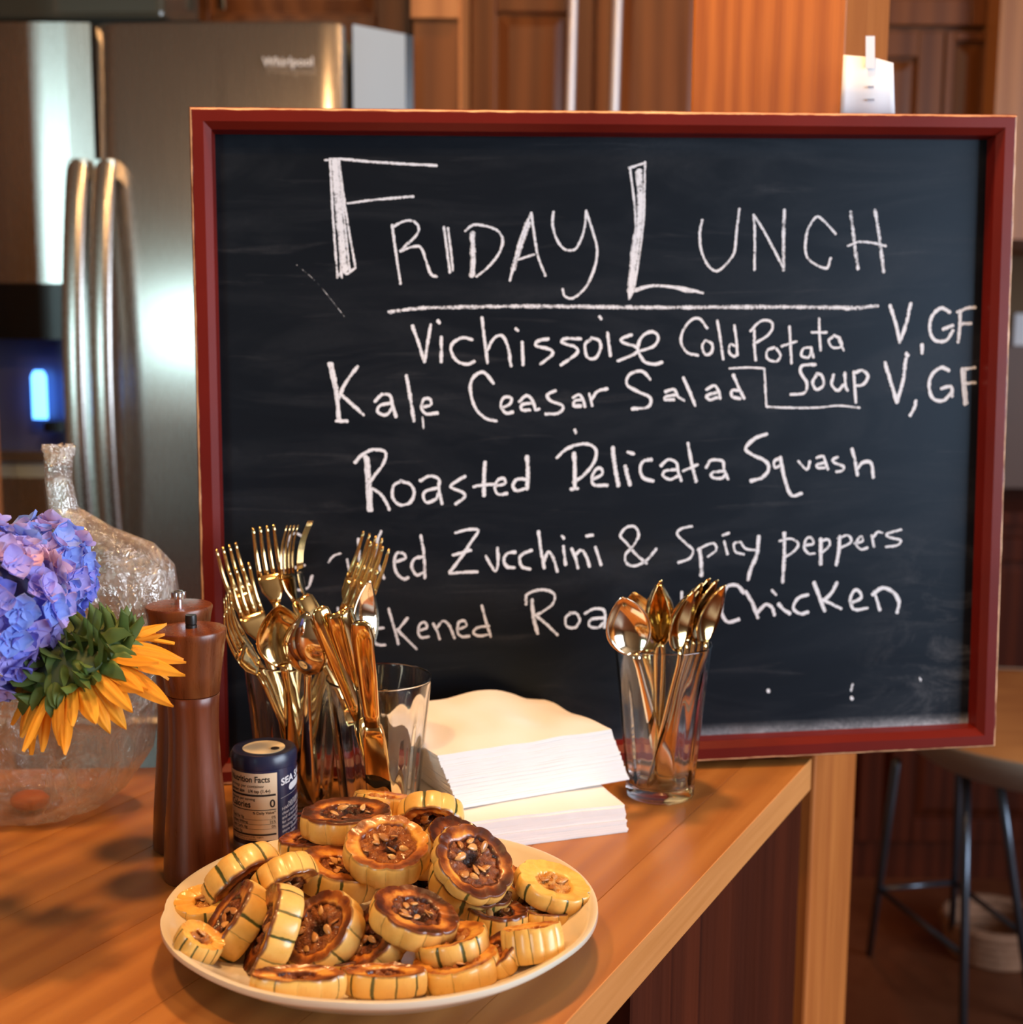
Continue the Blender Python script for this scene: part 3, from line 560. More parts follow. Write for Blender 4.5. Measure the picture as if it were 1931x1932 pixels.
def slice_(px, py, W, ratio, psi, hz, char=0.6, label='', thick=0.017, el=0.86, spin=0, seeds=6, stripe=0.5, lobes=11, hole=True, cav=0.5, under=0.3, zc=None):
    """px,py centre of the visible cut face, W long diameter in pixels, ratio = foreshortening,
       psi = screen direction (deg, 90 = up) in which the face normal leans away from the lens, hz height over the table"""
    rnd = random.Random(int(px*31+py*17))
    c = at_z(px, py, TZ+hz) if zc is None else at_c(px, py, zc)
    rv = (c-CAM); dist = rv.dot(AF); vd = -rv.normalized()
    R_ = W*0.5/F*dist
    # screen basis perpendicular to the view ray
    sx = (RIGHT - vd*RIGHT.dot(vd)).normalized(); sy = vd.cross(sx)
    ps = radians(psi); lean = sx*cos(ps)+sy*sin(ps)
    nrm = (vd*ratio + lean*sqrt(max(0, 1-ratio*ratio))).normalized()
    xa = lean.cross(nrm).normalized(); ya = nrm.cross(xa)
    Mx = Matrix((xa, ya, nrm)).transposed().to_4x4(); Mx.translation = c - nrm*thick
    root = thing('squash_slice', None, label, 'squash slice', 'roasted squash slices heaped on the plate', mat=Mx)
    n = 132; K = rnd.random()*50
    ph = [0]
    lobw = [1+rnd.uniform(-.25, .25) for _ in range(lobes)]; s_ = sum(lobw); edges = [0]
    for q in lobw: edges.append(edges[-1]+q/s_)
    strp = [max(0, min(1, stripe*1.1+rnd.uniform(-.55, .55))) if stripe > 0 else 0 for _ in range(lobes+1)]; strp[lobes] = strp[0]
    def lobe(u):
        u = u % 1.0
        for q in range(lobes):
            if u <= edges[q+1]:
                return q, (u-edges[q])/(edges[q+1]-edges[q])
        return lobes-1, 1.0
    def outline(u):
        q, f = lobe(u); a = 2*pi*u+spin
        s = 0.070*(abs(sin(pi*f))**0.55) - 0.055
        return R_*(1+s+0.035*noise.noise(V((cos(a)*.9, sin(a)*.9, K)))), a
    ecc = el
    def pt(u, fr, z):
        rr, a = outline(u); rr *= fr
        return V((rr*cos(a), rr*sin(a)*ecc, z))
    # rind: profile from underside flesh edge round the side to the upper cut edge
    profr = [(0.30, 0.0015), (0.75, 0.0012), (0.90, 0.0006), (0.955, 0.0016), (0.985, thick*0.22), (1.0, thick*0.42), (1.0, thick*0.62), (0.985, thick*0.83), (0.960, thick*0.965), (0.935, thick)]
    vs, uvs, st, chv, fs = [], [], [], [], []
    topw = []
    for i in range(n+1):
        u = i/n; q, f = lobe(u % 1.0)
        if f < .5: sw = strp[q]
        else: sw = strp[q+1]
        a = 2*pi*u+spin
        wv = 0.0011*noise.noise(V((cos(a)*2.2, sin(a)*2.2, K+4))) + 0.0004*noise.noise(V((cos(a)*7, sin(a)*7, K)))
        topw.append(wv)
        for (fr_, z) in profr:
            vs.append(pt(u % 1.0, fr_, z+(wv if z > thick*.5 else 0)*min(1, z/thick)))
            uvs.append((q+f+(0 if True else 0), z)); st.append(sw)
            rimc = char*0.95 if z > thick*0.95 else (char*0.62*(0.5+0.5*noise.noise(V((cos(a)*2, sin(a)*2, K+9)))) if z > thick*.8 else (under if z < thick*0.18 else under*0.35))
            chv.append(rimc)
    k = len(profr)
    for i in range(n):
        for j in range(k-1): fs.append((i*k+j, (i+1)*k+j, (i+1)*k+j+1, i*k+j+1))
    o = mesh('rind', vs, fs, M_rind, root, True)
    ul = o.data.uv_layers.new(name='UVMap')
    for poly in o.data.polygons:
        base_u = None
        for li in poly.loop_indices:
            vi = o.data.loops[li].vertex_index; ul.data[li].uv = uvs[vi]
        us = [ul.data[li].uv[0] for li in poly.loop_indices]
        if max(us)-min(us) > 2:
            for li in poly.loop_indices:
                if ul.data[li].uv[0] < 2: ul.data[li].uv = (ul.data[li].uv[0]+lobes, ul.data[li].uv[1])
    o.data.attributes.new('stripe', 'FLOAT', 'POINT').data.foreach_set('value', st)
    o.data.attributes.new('char', 'FLOAT', 'POINT').data.foreach_set('value', chv)
    # flesh ring down into the cavity
    cv = cav
    fr_list = [(0.938, 0.0), (0.90, -0.0002), (0.82, -0.0006), (0.72, -0.0010), (cv+0.10, -0.0012), (cv+0.03, -0.0022), (cv, -0.0045)]
    vs, chv, fs = [], [], []
    for i in range(n):
        u = i/n; a = 2*pi*u+spin
        ci = 1+0.16*noise.noise(V((cos(a)*1.6, sin(a)*1.6, K+20)))+0.07*noise.noise(V((cos(a)*5, sin(a)*5, K)))
        for j, (fq, z) in enumerate(fr_list):
            f2 = fq if j < 3 else fq*(1+(ci-1)*(j-2)/4.0)
            nz = 0.0006*noise.noise(V((cos(a)*fq*6, sin(a)*fq*6, K+2)))
            vs.append(pt(u, f2, thick+z+nz*(j > 0)+topw[i]*(1-j/6)))
            g = 0.9 if j == 0 else (1.0 if j <= 2 else (0.72 if j == 3 else (0.62 if j == 4 else 1.12)))
            patch = 0.35*noise.noise(V((cos(a)*1.3, sin(a)*1.3, K+30)))
            chv.append(max(0, min(1.1, char*g+patch*(0.3+char))))
    k = len(fr_list)
    for i in range(n):
        i2 = (i+1) % n
        for j in range(k-1): fs.append((i*k+j, i2*k+j, i2*k+j+1, i*k+j+1)[::-1])
    o = mesh('flesh', vs, fs, M_flesh, root, True)
    o.data.attributes.new('char', 'FLOAT', 'POINT').data.foreach_set('value', chv)
    # stringy pulp filling the hollow (with a hole, darker towards its middle)
    vs, chv, fs = [], [], []; rings = 9; nn_ = 66
    hx, hy = rnd.uniform(-.25, .25), rnd.uniform(-.25, .25)
    for j in range(rings+1):
        fq = cv*1.12*(1-j/rings)
        for i in range(nn_):
            u = i/nn_; p = pt(u, fq, 0)
            q1 = noise.noise(V((p.x*260, p.y*260, K))); q2 = noise.noise(V((p.x*620, p.y*620, K+3)))
            hd = sqrt((p.x/R_-hx*cv)**2+(p.y/R_-hy*cv)**2)
            hl = exp(-(hd/(0.20*cv+.04))**2) if hole else 0
            z = thick-0.0032+0.0026*q1+0.0016*q2-0.0085*hl
            vs.append((p.x, p.y, z)); chv.append(min(1.2, char*0.9+0.9*hl-0.25*q1))
    for j in range(rings):
        for i in range(nn_):
            i2 = (i+1) % nn_
            fs.append((j*nn_+i, j*nn_+i2, (j+1)*nn_+i2, (j+1)*nn_+i))
    o = mesh('pulp', vs, fs, M_pulp, root, True)
    o.data.attributes.new('char', 'FLOAT', 'POINT').data.foreach_set('value', chv)
    for s in range(seeds):
        a = rnd.uniform(0, 2*pi) if not seeds else 2*pi*(s+rnd.uniform(-.8, .8))/seeds
        rr = R_*cv*rnd.uniform(.30, .92)
        so = bpy.data.objects.new('seed', seed_me); C.objects.link(so); so.parent = root
        so.location = (rr*cos(a), rr*sin(a)*ecc, thick-0.0020+rnd.uniform(-.0006, .0008))
        so.rotation_euler = (rnd.uniform(-.7, .7), rnd.uniform(-.5, .5), rnd.uniform(0, 6.3))
        sc = rnd.uniform(.62, .92); so.scale = (sc, sc, sc)
    return root

# back row first
slice_(812, 1556, 128, .60, 268, .048, .75, 'squash slice standing at the back of the heap, rind uppermost, beside the napkins', stripe=.55, thick=.017, seeds=3)
slice_(722, 1498, 108, .16, 84, .062, .5, 'pale squash slice half hidden behind the dark-topped slice at the back', stripe=.35, seeds=2, thick=.015)
slice_(780, 1553, 118, .34, 80, .050, .35, 'glossy yellow squash slice tucked below the rearmost standing slice', stripe=.3, seeds=3)
slice_(655, 1527, 172, .33, 92, .066, 1.0, 'blackened flat squash slice at the top left of the heap', stripe=.22, thick=.0185, lobes=12, seeds=5, cav=.52)
slice_(590, 1577, 130, .32, 95, .045, .85, 'brown-topped squash slice under the blackened flat one', stripe=.5, seeds=3)
slice_(800, 1600, 120, .40, 85, .040, .8, 'dark squash slice in the middle of the heap behind the topmost one', stripe=.3, seeds=2)
slice_(472, 1676, 158, .50, 305, .034, .8, 'leaning squash slice at the back left, dark green stripes over its rind', stripe=.95, thick=.019, seeds=3)
slice_(547, 1680, 128, .48, 295, .038, .8, 'leaning yellow squash slice second from the back left', stripe=.45, thick=.018, seeds=3)
slice_(560, 1668, 110, .42, 80, .030, .8, 'brown squash slice in the gap left of the middle', stripe=.3, seeds=5)
slice_(642, 1627, 160, .47, 78, .047, .68, 'scalloped squash slice with browned lobes, left below the topmost slice', stripe=.75, thick=.0195, lobes=9, cav=.42, seeds=7)
slice_(868, 1582, 128, .70, 62, .050, 1.0, 'nearly black squash slice peeping out behind the big right-hand slice', stripe=.15, seeds=0)
slice_(960, 1650, 100, .5, 60, .040, .5, 'squash slice edge showing just right of the big tilted slice', stripe=.2, seeds=0)
slice_(940, 1713, 118, .40, 84, .030, .95, 'dark-topped squash slice at the bottom of the right-hand stack', stripe=.5, seeds=2)
slice_(897, 1652, 166, .70, 66, .044, .95, 'green-striped squash slice directly under the big tilted slice', stripe=.8, thick=.019, lobes=10, seeds=0)
slice_(898, 1622, 166, .80, 52, .062, .82, 'big tilted squash slice on the right, full of golden seeds, charred along one side', stripe=.35, thick=.012, lobes=12, cav=.60, seeds=10, el=.92, hole=True)
slice_(1029, 1712, 112, .26, 86, .024, .8, 'thin squash slice lying under the pale yellow one at the right', stripe=.45, thick=.012, seeds=0)
slice_(985, 1696, 90, .40, 80, .027, .8, 'small piece of brown squash between the stack and the pale slice', stripe=.2, seeds=0, thick=.010)
slice_(1047, 1659, 148, .52, 70, .040, .12, 'pale yellow barely roasted squash slice at the far right of the heap', stripe=.55, thick=.014, cav=.45, seeds=5, hole=False)
slice_(1001, 1747, 118, .12, 98, .039, .5, 'thick ridged squash piece lying on the right of the plate', stripe=.04, thick=.0215, lobes=12, seeds=0)
slice_(732, 1588, 166, .68, 88, .064, .62, 'topmost squash slice tilted to the front with a dark hollow centre', stripe=.14, thick=.0185, lobes=12, cav=.60, seeds=8, el=.95)
slice_(598, 1748, 166, .76, 140, .036, .72, 'large upturned squash slice in the left centre showing its brown hollow', stripe=.25, thick=.020, cav=.60, seeds=6)
slice_(694, 1763, 150, .66, 138, .030, .85, 'dark leaning squash slice behind the front centre slices', stripe=.3, thick=.018, seeds=5)
slice_(388, 1694, 122, .55, 100, .032, .16, 'pale yellow squash slice at the left end of the plate', stripe=.7, thick=.016, cav=.35, seeds=2, hole=False)
slice_(385, 1764, 94, .55, 62, .037, .35, 'small green-striped squash slice at the lower left rim of the plate', stripe=1.0, thick=.014, cav=.4, seeds=2)
slice_(424, 1727, 164, .30, 148, .036, .88, 'squash slice standing on edge, first from the left, green patch on its rind', stripe=.55, thick=.019, seeds=4)
slice_(492, 1748, 178, .24, 164, .037, .9, 'squash slice standing on edge, second from the left, crisp green stripes', stripe=.9, thick=.019, lobes=12, seeds=3)
slice_(700, 1822, 120, .40, 95, .018, .95, 'dark squash slice flat on the plate at the front centre', stripe=.2, thick=.010, seeds=0)
slice_(565, 1835, 180, .41, 90, .034, .75, 'flat squash slice seen edge-on at the front left of the plate', stripe=.10, thick=.0145, lobes=12, seeds=0, el=.42, under=.1, cav=.4)
slice_(728, 1829, 160, .41, 90, .029, .7, 'flat squash slice seen edge-on at the front centre of the plate', stripe=.25, thick=.0155, seeds=0, under=.6, el=.42, cav=.4)
slice_(925, 1795, 118, .52, 128, .026, .78, 'leaning squash slice with a green fleck behind the front right stack', stripe=.5, thick=.014, seeds=2)
slice_(868, 1852, 90, .3, 95, .014, .6, 'sliver of squash under the front right stack', stripe=.3, seeds=0, thick=.008)
slice_(858, 1806, 170, .38, 100, .026, .58, 'lowest squash slice of the front right stack, half browned', stripe=.12, thick=.017, seeds=3)
slice_(850, 1762, 142, .36, 103, .034, .5, 'striped squash slice in the middle of the front right stack', stripe=.9, thick=.0155, lobes=10, seeds=2)
slice_(788, 1713, 172, .55, 72, .046, .90, 'dark-faced squash slice on top of the front right stack, seeds curling up', stripe=.4, thick=.0165, cav=.50, seeds=7, el=.86)
slice_(640, 1790, 150, .42, 90, .018, .95, 'squash slice at the bottom of the heap below the upturned one', stripe=.2, seeds=0, thick=.012)
slice_(800, 1660, 140, .42, 90, .020, .95, 'squash slice at the core of the heap under the topmost slices', stripe=.2, seeds=0, thick=.014)

# ------------------------------------------------------------------ pepper and salt mills
def mill(name, cx, cy, H, sc, knobmat, knob, label, rz):
    root = thing(name, (cx, cy, TZ), label, 'mill'); root.rotation_euler = (0, 0, rz)
    def P(l): return [(r*sc, z*H) for r, z in l]
    MB().lathe(P([(0.0001, 0), (.0236, 0), (.0242, .006), (.0240, .06), (.0226, .18), (.0205, .32), (.0186, .46), (.0178, .56), (.0177, .64), (.0181, .70), (.0187, .738), (.0183, .7415), (.0001, .7415)]), 64).build('body', M_walnut, root, True, 50)
    MB().lathe(P([(.0001, .7435), (.0183, .7435), (.0188, .746), (.0205, .83), (.0238, .955), (.0250, .988), (.0243, .996), (.0150, 1.0), (.0001, 1.0)]), 64).build('head', M_walnut2, root, True, 50)
    b = MB()
    if knob == 'black':
        b.lathe([(.0001, 0), (.0042, 0), (.0042, .002), (.0036, .0025), (.0042, .003), (.0044, .006), (.0040, .0095), (.0001, .0095)], 14)
    else:
        b.lathe([(.0001, 0), (.0030, 0), (.0030, .004), (.0045, .005), (.0047, .0085), (.0035, .0105), (.0001, .011)], 14)
        for k in range(6): b.box((-.0009, .0035, .0045), (.0009, .0056, .0095), T=Matrix.Rotation(k*pi/3, 4, 'Z'))
    o = b.build('knob', knobmat, root, True, 40); o.location.z = H
    o['label'] = 'black plastic nut' if knob == 'black' else 'shiny metal nut'
M_blk = simple('black_nut', (0.012, 0.012, 0.012), 0.35)
mill('pepper_mill', -0.2335, 0.947, 0.190, 1.03, M_blk, 'black', 'dark walnut mill with a black nut, nearest the plate', 0.4)
mill('salt_mill', -0.2570, 1.005, 0.195, 1.03, M_chrome, 'metal', 'dark walnut mill with a shiny metal nut, behind the black-nut mill', 1.9)

# ------------------------------------------------------------------ text helper
def text_mesh(name, s, size, mat, parent, fn, bold=0.0, shear=0.0, xs=1.0, align='LEFT'):
    cu = bpy.data.curves.new(name, 'FONT'); cu.body = s; cu.size = size; cu.offset = bold; cu.shear = shear; cu.align_x = align; cu.resolution_u = 3
    tmp = bpy.data.objects.new('tmp', cu); C.objects.link(tmp)
    dg = bpy.context.evaluated_depsgraph_get(); me = bpy.data.meshes.new_from_object(tmp.evaluated_get(dg))
    bpy.data.objects.remove(tmp); bpy.data.curves.remove(cu)
    me.name = name; me.materials.clear()
    for v in me.vertices: v.co = fn(v.co.x*xs, v.co.y)
    return link(name, me, mat, parent)

# ------------------------------------------------------------------ salt can
M_navy = simple('navy_label', (0.012, 0.016, 0.055), 0.30, Coat_Weight=0.3)
M_lid = simple('navy_lid', (0.014, 0.018, 0.05), 0.28)
M_cream = simple('cream_label', (0.80, 0.62, 0.42), 0.5)
M_creamtop = simple('cream_sticker', (0.88, 0.76, 0.50), 0.45)
M_tin = simple('grey_tin', (0.30, 0.30, 0.30), 0.35, Metallic=0.7)
M_print = simple('black_print', (0.02, 0.012, 0.01), 0.6)
M_white = simple('white_print', (0.80, 0.80, 0.82), 0.5)
SX, SY, SR, SH = -0.1935, 1.006, 0.0252, 0.0815
can = thing('salt_can', (SX, SY, TZ), 'short navy sea salt canister with a cream nutrition label beside the mills', 'canister')
fa = atan2(-SY, -SX)                       # direction towards the camera
MB().lathe([(.0001, 0), (SR*.99, 0), (SR, .0008), (SR, .009), (SR*.985, .0095)], 56).build('base', M_tin, can, True, 40)
MB().lathe([(SR*.985, .0093), (SR, .0095), (SR, SH-.012)], 64).build('label_wrap', M_navy, can, True, 40)
MB().lathe([(SR, SH-.012), (SR+.0005, SH-.0115), (SR+.0006, SH-.004), (SR-.001, SH-.0008), (SR-.004, SH), (SR-.0075, SH-.0012), (.0001, SH-.0012)], 64).build('lid', M_lid, can, True, 40)
b = MB().lathe([(.0001, 0), (.0165, 0), (.0165, .0004), (.0001, .0004)], 40)
o = b.build('sticker', M_creamtop, can, True, 40); o.location = (0, 0, SH-.0012); o.scale = (1, 1, 1)
o2 = MB().lathe([(.0001, 0), (.0034, 0), (.0034, .0004), (.0001, .0004)], 20).build('pour_hole', M_print, can); o2.location = (.0095, -.0035, SH-.0007)
# cylinder wrap: s = arc metres to the right of the direction facing the camera
def cyl(off):
    def fn(xx, yy):
        a = fa + xx/SR
        return V(((SR+off)*cos(a), (SR+off)*sin(a), yy))
    return fn
def patch(name, s0, s1, z0, z1, off, mat, n=16):
    f = cyl(off); vs = []
    for i in range(n+1):
        s = s0+(s1-s0)*i/n; vs += [f(s, z0), f(s, z1)]
    return mesh(name, vs, [(2*i, 2*i+2, 2*i+3, 2*i+1) for i in range(n)], mat, can, True)
lx0, lx1, lz0, lz1 = -.0335, .0098, .0135, .0675
patch('nutrition_label', lx0, lx1, lz0, lz1, .00015, M_cream, 20)
tx = lambda s, size, x0, z, mat=M_print, bold=0.0, xs=1.0, al='LEFT', sh=0: text_mesh('lettering', s, size, mat, can, (lambda xx, yy, f=cyl(.0003): f(x0+xx, z+yy)), bold*size, sh, xs, al)
tx('Nutrition Facts', .0068, -.0318, .0605, bold=.02, xs=.86)
tx('servings per container', .0035, -.0318, .0562)
tx('Serving size   1/4 tsp (1.4g)', .0037, -.0318, .0522, bold=.02, xs=.9)
patch('label_rule', -.032, .0085, .0492, .0508, .0003, M_print)
tx('Amount per serving', .0030, -.0318, .0460, bold=.01)
tx('Calories', .0072, -.0318, .0402, bold=.02, xs=.85)
tx('0', .0088, .0080, .0402, bold=.02, al='RIGHT')
patch('label_rule', -.032, .0085, .0380, .0386, .0003, M_print)
tx('% Daily Value*', .0030, .0083, .0350, bold=.01, al='RIGHT')
for k, (aa, bb) in enumerate((('Total Fat 0g', '0%'), ('Sodium 590mg', '25%'), ('Total Carb. 0g', '0%'), ('Protein 0g', ''))):
    z = .0312-k*.0038; tx(aa, .0030, -.0318, z, bold=.01)
    if bb: tx(bb, .0030, .0083, z, al='RIGHT')
    patch('label_rule', -.032, .0085, z-.0008, z-.00062, .0003, M_print)
patch('label_rule', -.032, .0085, .0172+.0005, .0184+.0005, .0003, M_print)
tx('Not a significant source of fat, sugars,', .0020, -.0318, .0160, xs=1.0); tx('fiber, calcium, iron or vitamins.', .0020, -.0318, .0141)
tl = lambda s, size, x0, z, **k: tx(s, size, x0, z+(0), mat=M_white, **k)
def tilt(s, size, x0, z, bold=0):
    f = cyl(.0003); return text_mesh('lettering', s, size, M_white, can, (lambda xx, yy: f(x0+xx, z+yy+xx*.18)), bold*size)
tilt('SEA SALT', .0078, .0130, .0560, .03)
f = cyl(.0003); vs = []; N = 26; x0_, x1_, hh_ = .0205, .0385, .0029
for i in range(N+1):
    xx = x0_+(x1_-x0_)*i/N; e_ = min(xx-x0_, x1_-xx); h_ = hh_*sqrt(max(0.0, 1-max(0, 1-e_/hh_)**2))
    zc_ = .0515+(xx-.013)*.18; vs += [f(xx, zc_-h_), f(xx, zc_+h_)]
mesh('white_badge', vs, [(2*i, 2*i+2, 2*i+3, 2*i+1) for i in range(N)], M_white, can)
tilt('_____________', .0035, .0125, .0462)
for k, s in enumerate(('NATURALLY', 'HARVESTED FROM', 'clean ocean water', 'and dried slowly', 'for cooking and', 'finishing dishes', 'store closed in', 'a dry place')):
    tilt(s, .0034, .0135+(0.006 if k == 0 else 0), .0395-k*.0036)

# ------------------------------------------------------------------ tumblers
def tumbler(cx, cy, H, rt, rb, label, flutes=12):
    root = thing('glass_tumbler', (cx, cy, TZ+.0003), label, 'glass', 'drinking glasses used as cutlery holders')
    n = 96; vs = []; fs = []
    outer = [(0.0001, 0.0015), (rb*.80, .0012), (rb*.90, 0.0), (rb*.97, .0008), (rb, .003), (rb+.0004, .012)]
    for k in range(1, 9): outer.append((rb+(rt-rb)*k/8, .012+(H-.012-.001)*k/8))
    outer.insert(-1, (rt-.0001, H-.0022)); outer.insert(-2, (rt-.0003, H-.0040))
    inner = []
    for k in range(9): 
        q = 1-k/8; inner.append((rb-.0022+(rt-.0018-rb+.0022)*q, .014+(H-.0148)*q))
    prof = outer + [(rt-.0005, H-.0001), (rt-.0013, H-.0001), (rt-.0018, H-.001), (rt-.0018, H-.0022), (rt-.0020, H-.0040)] + inner[1:] + [(rb*.80, .0105), (0.0001, .0098)]
    kk = len(prof); no = len(outer)
    for i in range(n):
        a = 2*pi*i/n
        for j, (r_, z) in enumerate(prof):
            fl = 0
            if j >= no+5 and .016 < z < H*.80:
                e_ = min(1, (z-.014)/.01)*min(1, (H*.82-z)/.012); fl = -.0016*(0.5+0.5*cos(flutes*a))*max(0, e_)
            vs.append(((r_+fl)*cos(a), (r_+fl)*sin(a), z))
    for i in range(n):
        i2 = (i+1) % n
        for j in range(kk-1): fs.append((i*kk+j, i2*kk+j, i2*kk+j+1, i*kk+j+1))
    fs.append(tuple(i*kk for i in range(n))[::-1]); fs.append(tuple(i*kk+kk-1 for i in range(n)))
    o = mesh('glass_wall', vs, fs, M_glass, root, True)
    bm = bmesh.new(); bm.from_mesh(o.data); bmesh.ops.recalc_face_normals(bm, faces=bm.faces); bm.to_mesh(o.data); bm.free()
    return V((cx, cy, TZ))
G1 = tumbler(-0.181, 1.080, .134, .0415, .030, 'clear fluted glass crammed with gold forks, behind the salt canister')
G2 = tumbler(-0.1055, 1.034, .131, .0425, .030, 'clear fluted glass with gold knives leaning left, between forks and napkins')
G3 = tumbler(0.1330, 1.128, .1375, .0425, .030, 'clear fluted glass of gold spoons standing at the right of the napkins')

# ------------------------------------------------------------------ cutlery
def strip(sections, n=10):
    """loft of flattened cross sections: (y along, half width, z centre, half thick)"""
    vs, fs = [], []
    for (y, hw, z, ht) in sections:
        for k in range(n):
            a = 2*pi*k/n; ca, sa = cos(a), sin(a)
            vs.append((hw*(abs(ca)**.8)*(1 if ca >= 0 else -1), y, z+ht*sa))
    m = len(sections)
    for i in range(m-1):
        for k in range(n): fs.append((i*n+k, i*n+(k+1) % n, (i+1)*n+(k+1) % n, (i+1)*n+k))
    fs.append(tuple(range(n))[::-1]); fs.append(tuple(range((m-1)*n, m*n)))
    return vs, fs
HND = [(0, .003, 0, .0008), (.002, .0062, 0, .0012), (.010, .0082, 0, .0014), (.03, .0078, .0004, .0015), (.07, .0052, .001, .0017), (.105, .0034, .002, .0018), (.125, .0030, .0028, .0019)]
def handle_me(L):
    vs, fs = strip([(y*L/.2, hw, z, ht) for y, hw, z, ht in HND], 12)
    return vs, fs
def fork_meshes(L=.205):
    h = strip([(y, a, z, t_) for y, a, z, t_ in HND] + [(.140, .0036, .0022, .0017)], 12)
    y0 = .138; vs, fs = [], []
    b = MB(); s = L-.205
    root_secs = [(y0+s, .0034, .0022, .0016), (y0+.006+s, .0060, .0008, .0014), (y0+.012+s, .0098, -.0010, .0012), (y0+.020+s, .0112, -.0026, .0011), (y0+.026+s, .0113, -.0030, .0011)]
    b.add(*strip(root_secs, 14))
    tines = []
    for k in range(4):
        x0 = (k-1.5)*.0060
        pts = []; n = 7
        secs = []
        for i in range(n+1):
            q = i/n; y = y0+.0255+s+q*.042; z = -.0030+.0078*q*q*1.0-.0012*sin(q*pi); hw = .0023*(1-.50*q); secs.append((y, hw, z, .00095*(1-.45*q), x0*(1-.02*q)))
        v2, f2 = strip([c[:4] for c in secs], 8)
        v2 = [(v[0]+secs[i//8][4], v[1], v[2]) for i, v in enumerate(v2)]
        tines.append((v2, f2))
    hv = [(v[0], v[1]+(s if v[1] > .1 else 0), v[2]) for v in h[0]]
    return (hv, h[1]), (b.v, b.f), tines
def bowl_mesh(y0, BL, BWd, depth):
    """spoon bowl, shell with thickness"""
    nu, nv = 14, 12; top, bot = [], []
    for i in range(nu+1):
        q = i/nu; wq = (sin(pi*(q**0.86))**0.72)*BWd*(0.90+0.14*(1-q)) if 0 < q < 1 else 0.0008
        wq = max(wq, .0012)
        y = y0+q*BL; dz = -depth*(sin(pi*q)**.8 if 0 < q < 1 else 0)
        lift = .0045*(q-.5)**2*4*(.5 if q < .5 else 1) - .0015
        for j in range(nv+1):
            s = -1+2*j/nv; top.append((s*wq, y, lift+dz*(1-s*s))); bot.append((s*wq*1.02, y, lift+dz*(1-s*s)-.0011))
    n = len(top); W = nv+1; fs = []
    for i in range(nu):
        for j in range(nv):
            a = i*W+j; fs.append((a, a+1, a+W+1, a+W)); fs.append((n+a, n+a+W, n+a+W+1, n+a+1))
    for i in range(nu):
        for j in (0, nv):
            a = i*W+j; q4 = (a, a+W, n+a+W, n+a); fs.append(q4 if j == 0 else q4[::-1])
    for j in range(nv):
        for i in (0, nu):
            a = i*W+j; q4 = (a, a+1, n+a+1, n+a); fs.append(q4[::-1] if i == 0 else q4)
    return top+bot, fs
def mk(name, vf, smooth=True):
    me = bpy.data.meshes.new(name); me.from_pydata([tuple(v) for v in vf[0]], [], vf[1]); me.update()
    me.polygons.foreach_set('use_smooth', [True]*len(me.polygons)); return me
fh, fhead, ftines = fork_meshes()
FORK = [('handle', mk('fork_handle', fh)), ('head', mk('fork_head', fhead))] + [('tine', mk('tine', q)) for q in ftines]
sp_h = strip([(y, a, z, t_) for y, a, z, t_ in HND] + [(.133, .0034, .0024, .0018), (.138, .004, .001, .0013)], 12)
SPOON = [('handle', mk('spoon_handle', sp_h)), ('bowl', mk('spoon_bowl', bowl_mesh(.135, .058, .0195, .0085)))]
kh = strip([(0, .004, 0, .0012), (.003, .0072, 0, .0025), (.015, .0085, 0, .0034), (.05, .0078, 0, .0036), (.085, .0066, 0, .0034), (.098, .0060, 0, .0028)], 14)
kb_secs = [(.097, .0058, 0, .0018), (.11, .0085, 0, .0010), (.15, .0098, 0, .0008), (.185, .0090, 0, .0007), (.200, .0062, 0, .0006), (.208, .002, 0, .0004)]
KNIFE = [('handle', mk('knife_handle', kh)), ('blade', mk('knife_blade', strip(kb_secs, 14)))]
for grp in (FORK, SPOON, KNIFE):
    for nm, me in grp: me.materials.append(M_gold)
def utensil(kind, tip_px, base, L, twist, label, group, flip=False, mat=None, sc=1.0, extra=0.0):
    """tip_px = pixel of the free end; base = 3-d point at the glass bottom"""
    r_ = ray(*tip_px); o = CAM-base; a = r_.dot(r_); b2 = 2*o.dot(r_); c = o.dot(o)-L*L
    disc = b2*b2-4*a*c
    if disc <= 0: t_ = -b2/(2*a)
    else:
        t1 = (-b2-sqrt(disc))/(2*a); t2 = (-b2+sqrt(disc))/(2*a); t_ = t1 if extra < 0 else t2
        if extra == 0: 
            tm = -b2/(2*a); t_ = t1 if abs(t1-tm) < .09 else tm-.05
    tip = CAM+r_*t_
    ax = (tip-base).normalized()
    to = (CAM-(tip+base)*.5); nz = (to-ax*to.dot(ax)).normalized(); nx = ax.cross(nz)
    nz2 = nz*cos(twist)+nx*sin(twist)
    if flip: ax2 = -ax; org = base+ax*L
    else: ax2 = ax; org = tip-ax*L
    nx2 = ax2.cross(nz2)
    Mx = Matrix((nx2, ax2, nz2)).transposed().to_4x4() @ Matrix.Scale(sc, 4); Mx.translation = org
    parts, name = {'fork': (FORK, 'fork'), 'spoon': (SPOON, 'spoon'), 'knife': (KNIFE, 'table_knife')}[kind]
    root = thing(name, None, label, name.replace('table_', ''), group, mat=Mx)
    for nm, me in parts:
        o = bpy.data.objects.new(nm, me if mat is None else me.copy()); C.objects.link(o); o.parent = root
        if mat is not None: o.data.materials[0] = mat
    return root
def gb(G, dx, dy, z=.012): return G+V((dx, dy, z))
FG = 'gold forks in the left glass'; KG = 'gold knives in the middle glass'; SG = 'gold spoons in the right glass'
utensil('fork', (496, 994), gb(G1, .008, .012), .205, 0.15, 'gold fork standing upright, tines fanned flat towards the viewer', FG)
utensil('fork', (424, 1032), gb(G1, .020, .000), .205, 0.35, 'leftmost tall gold fork, tips against the red frame', FG, extra=-1)
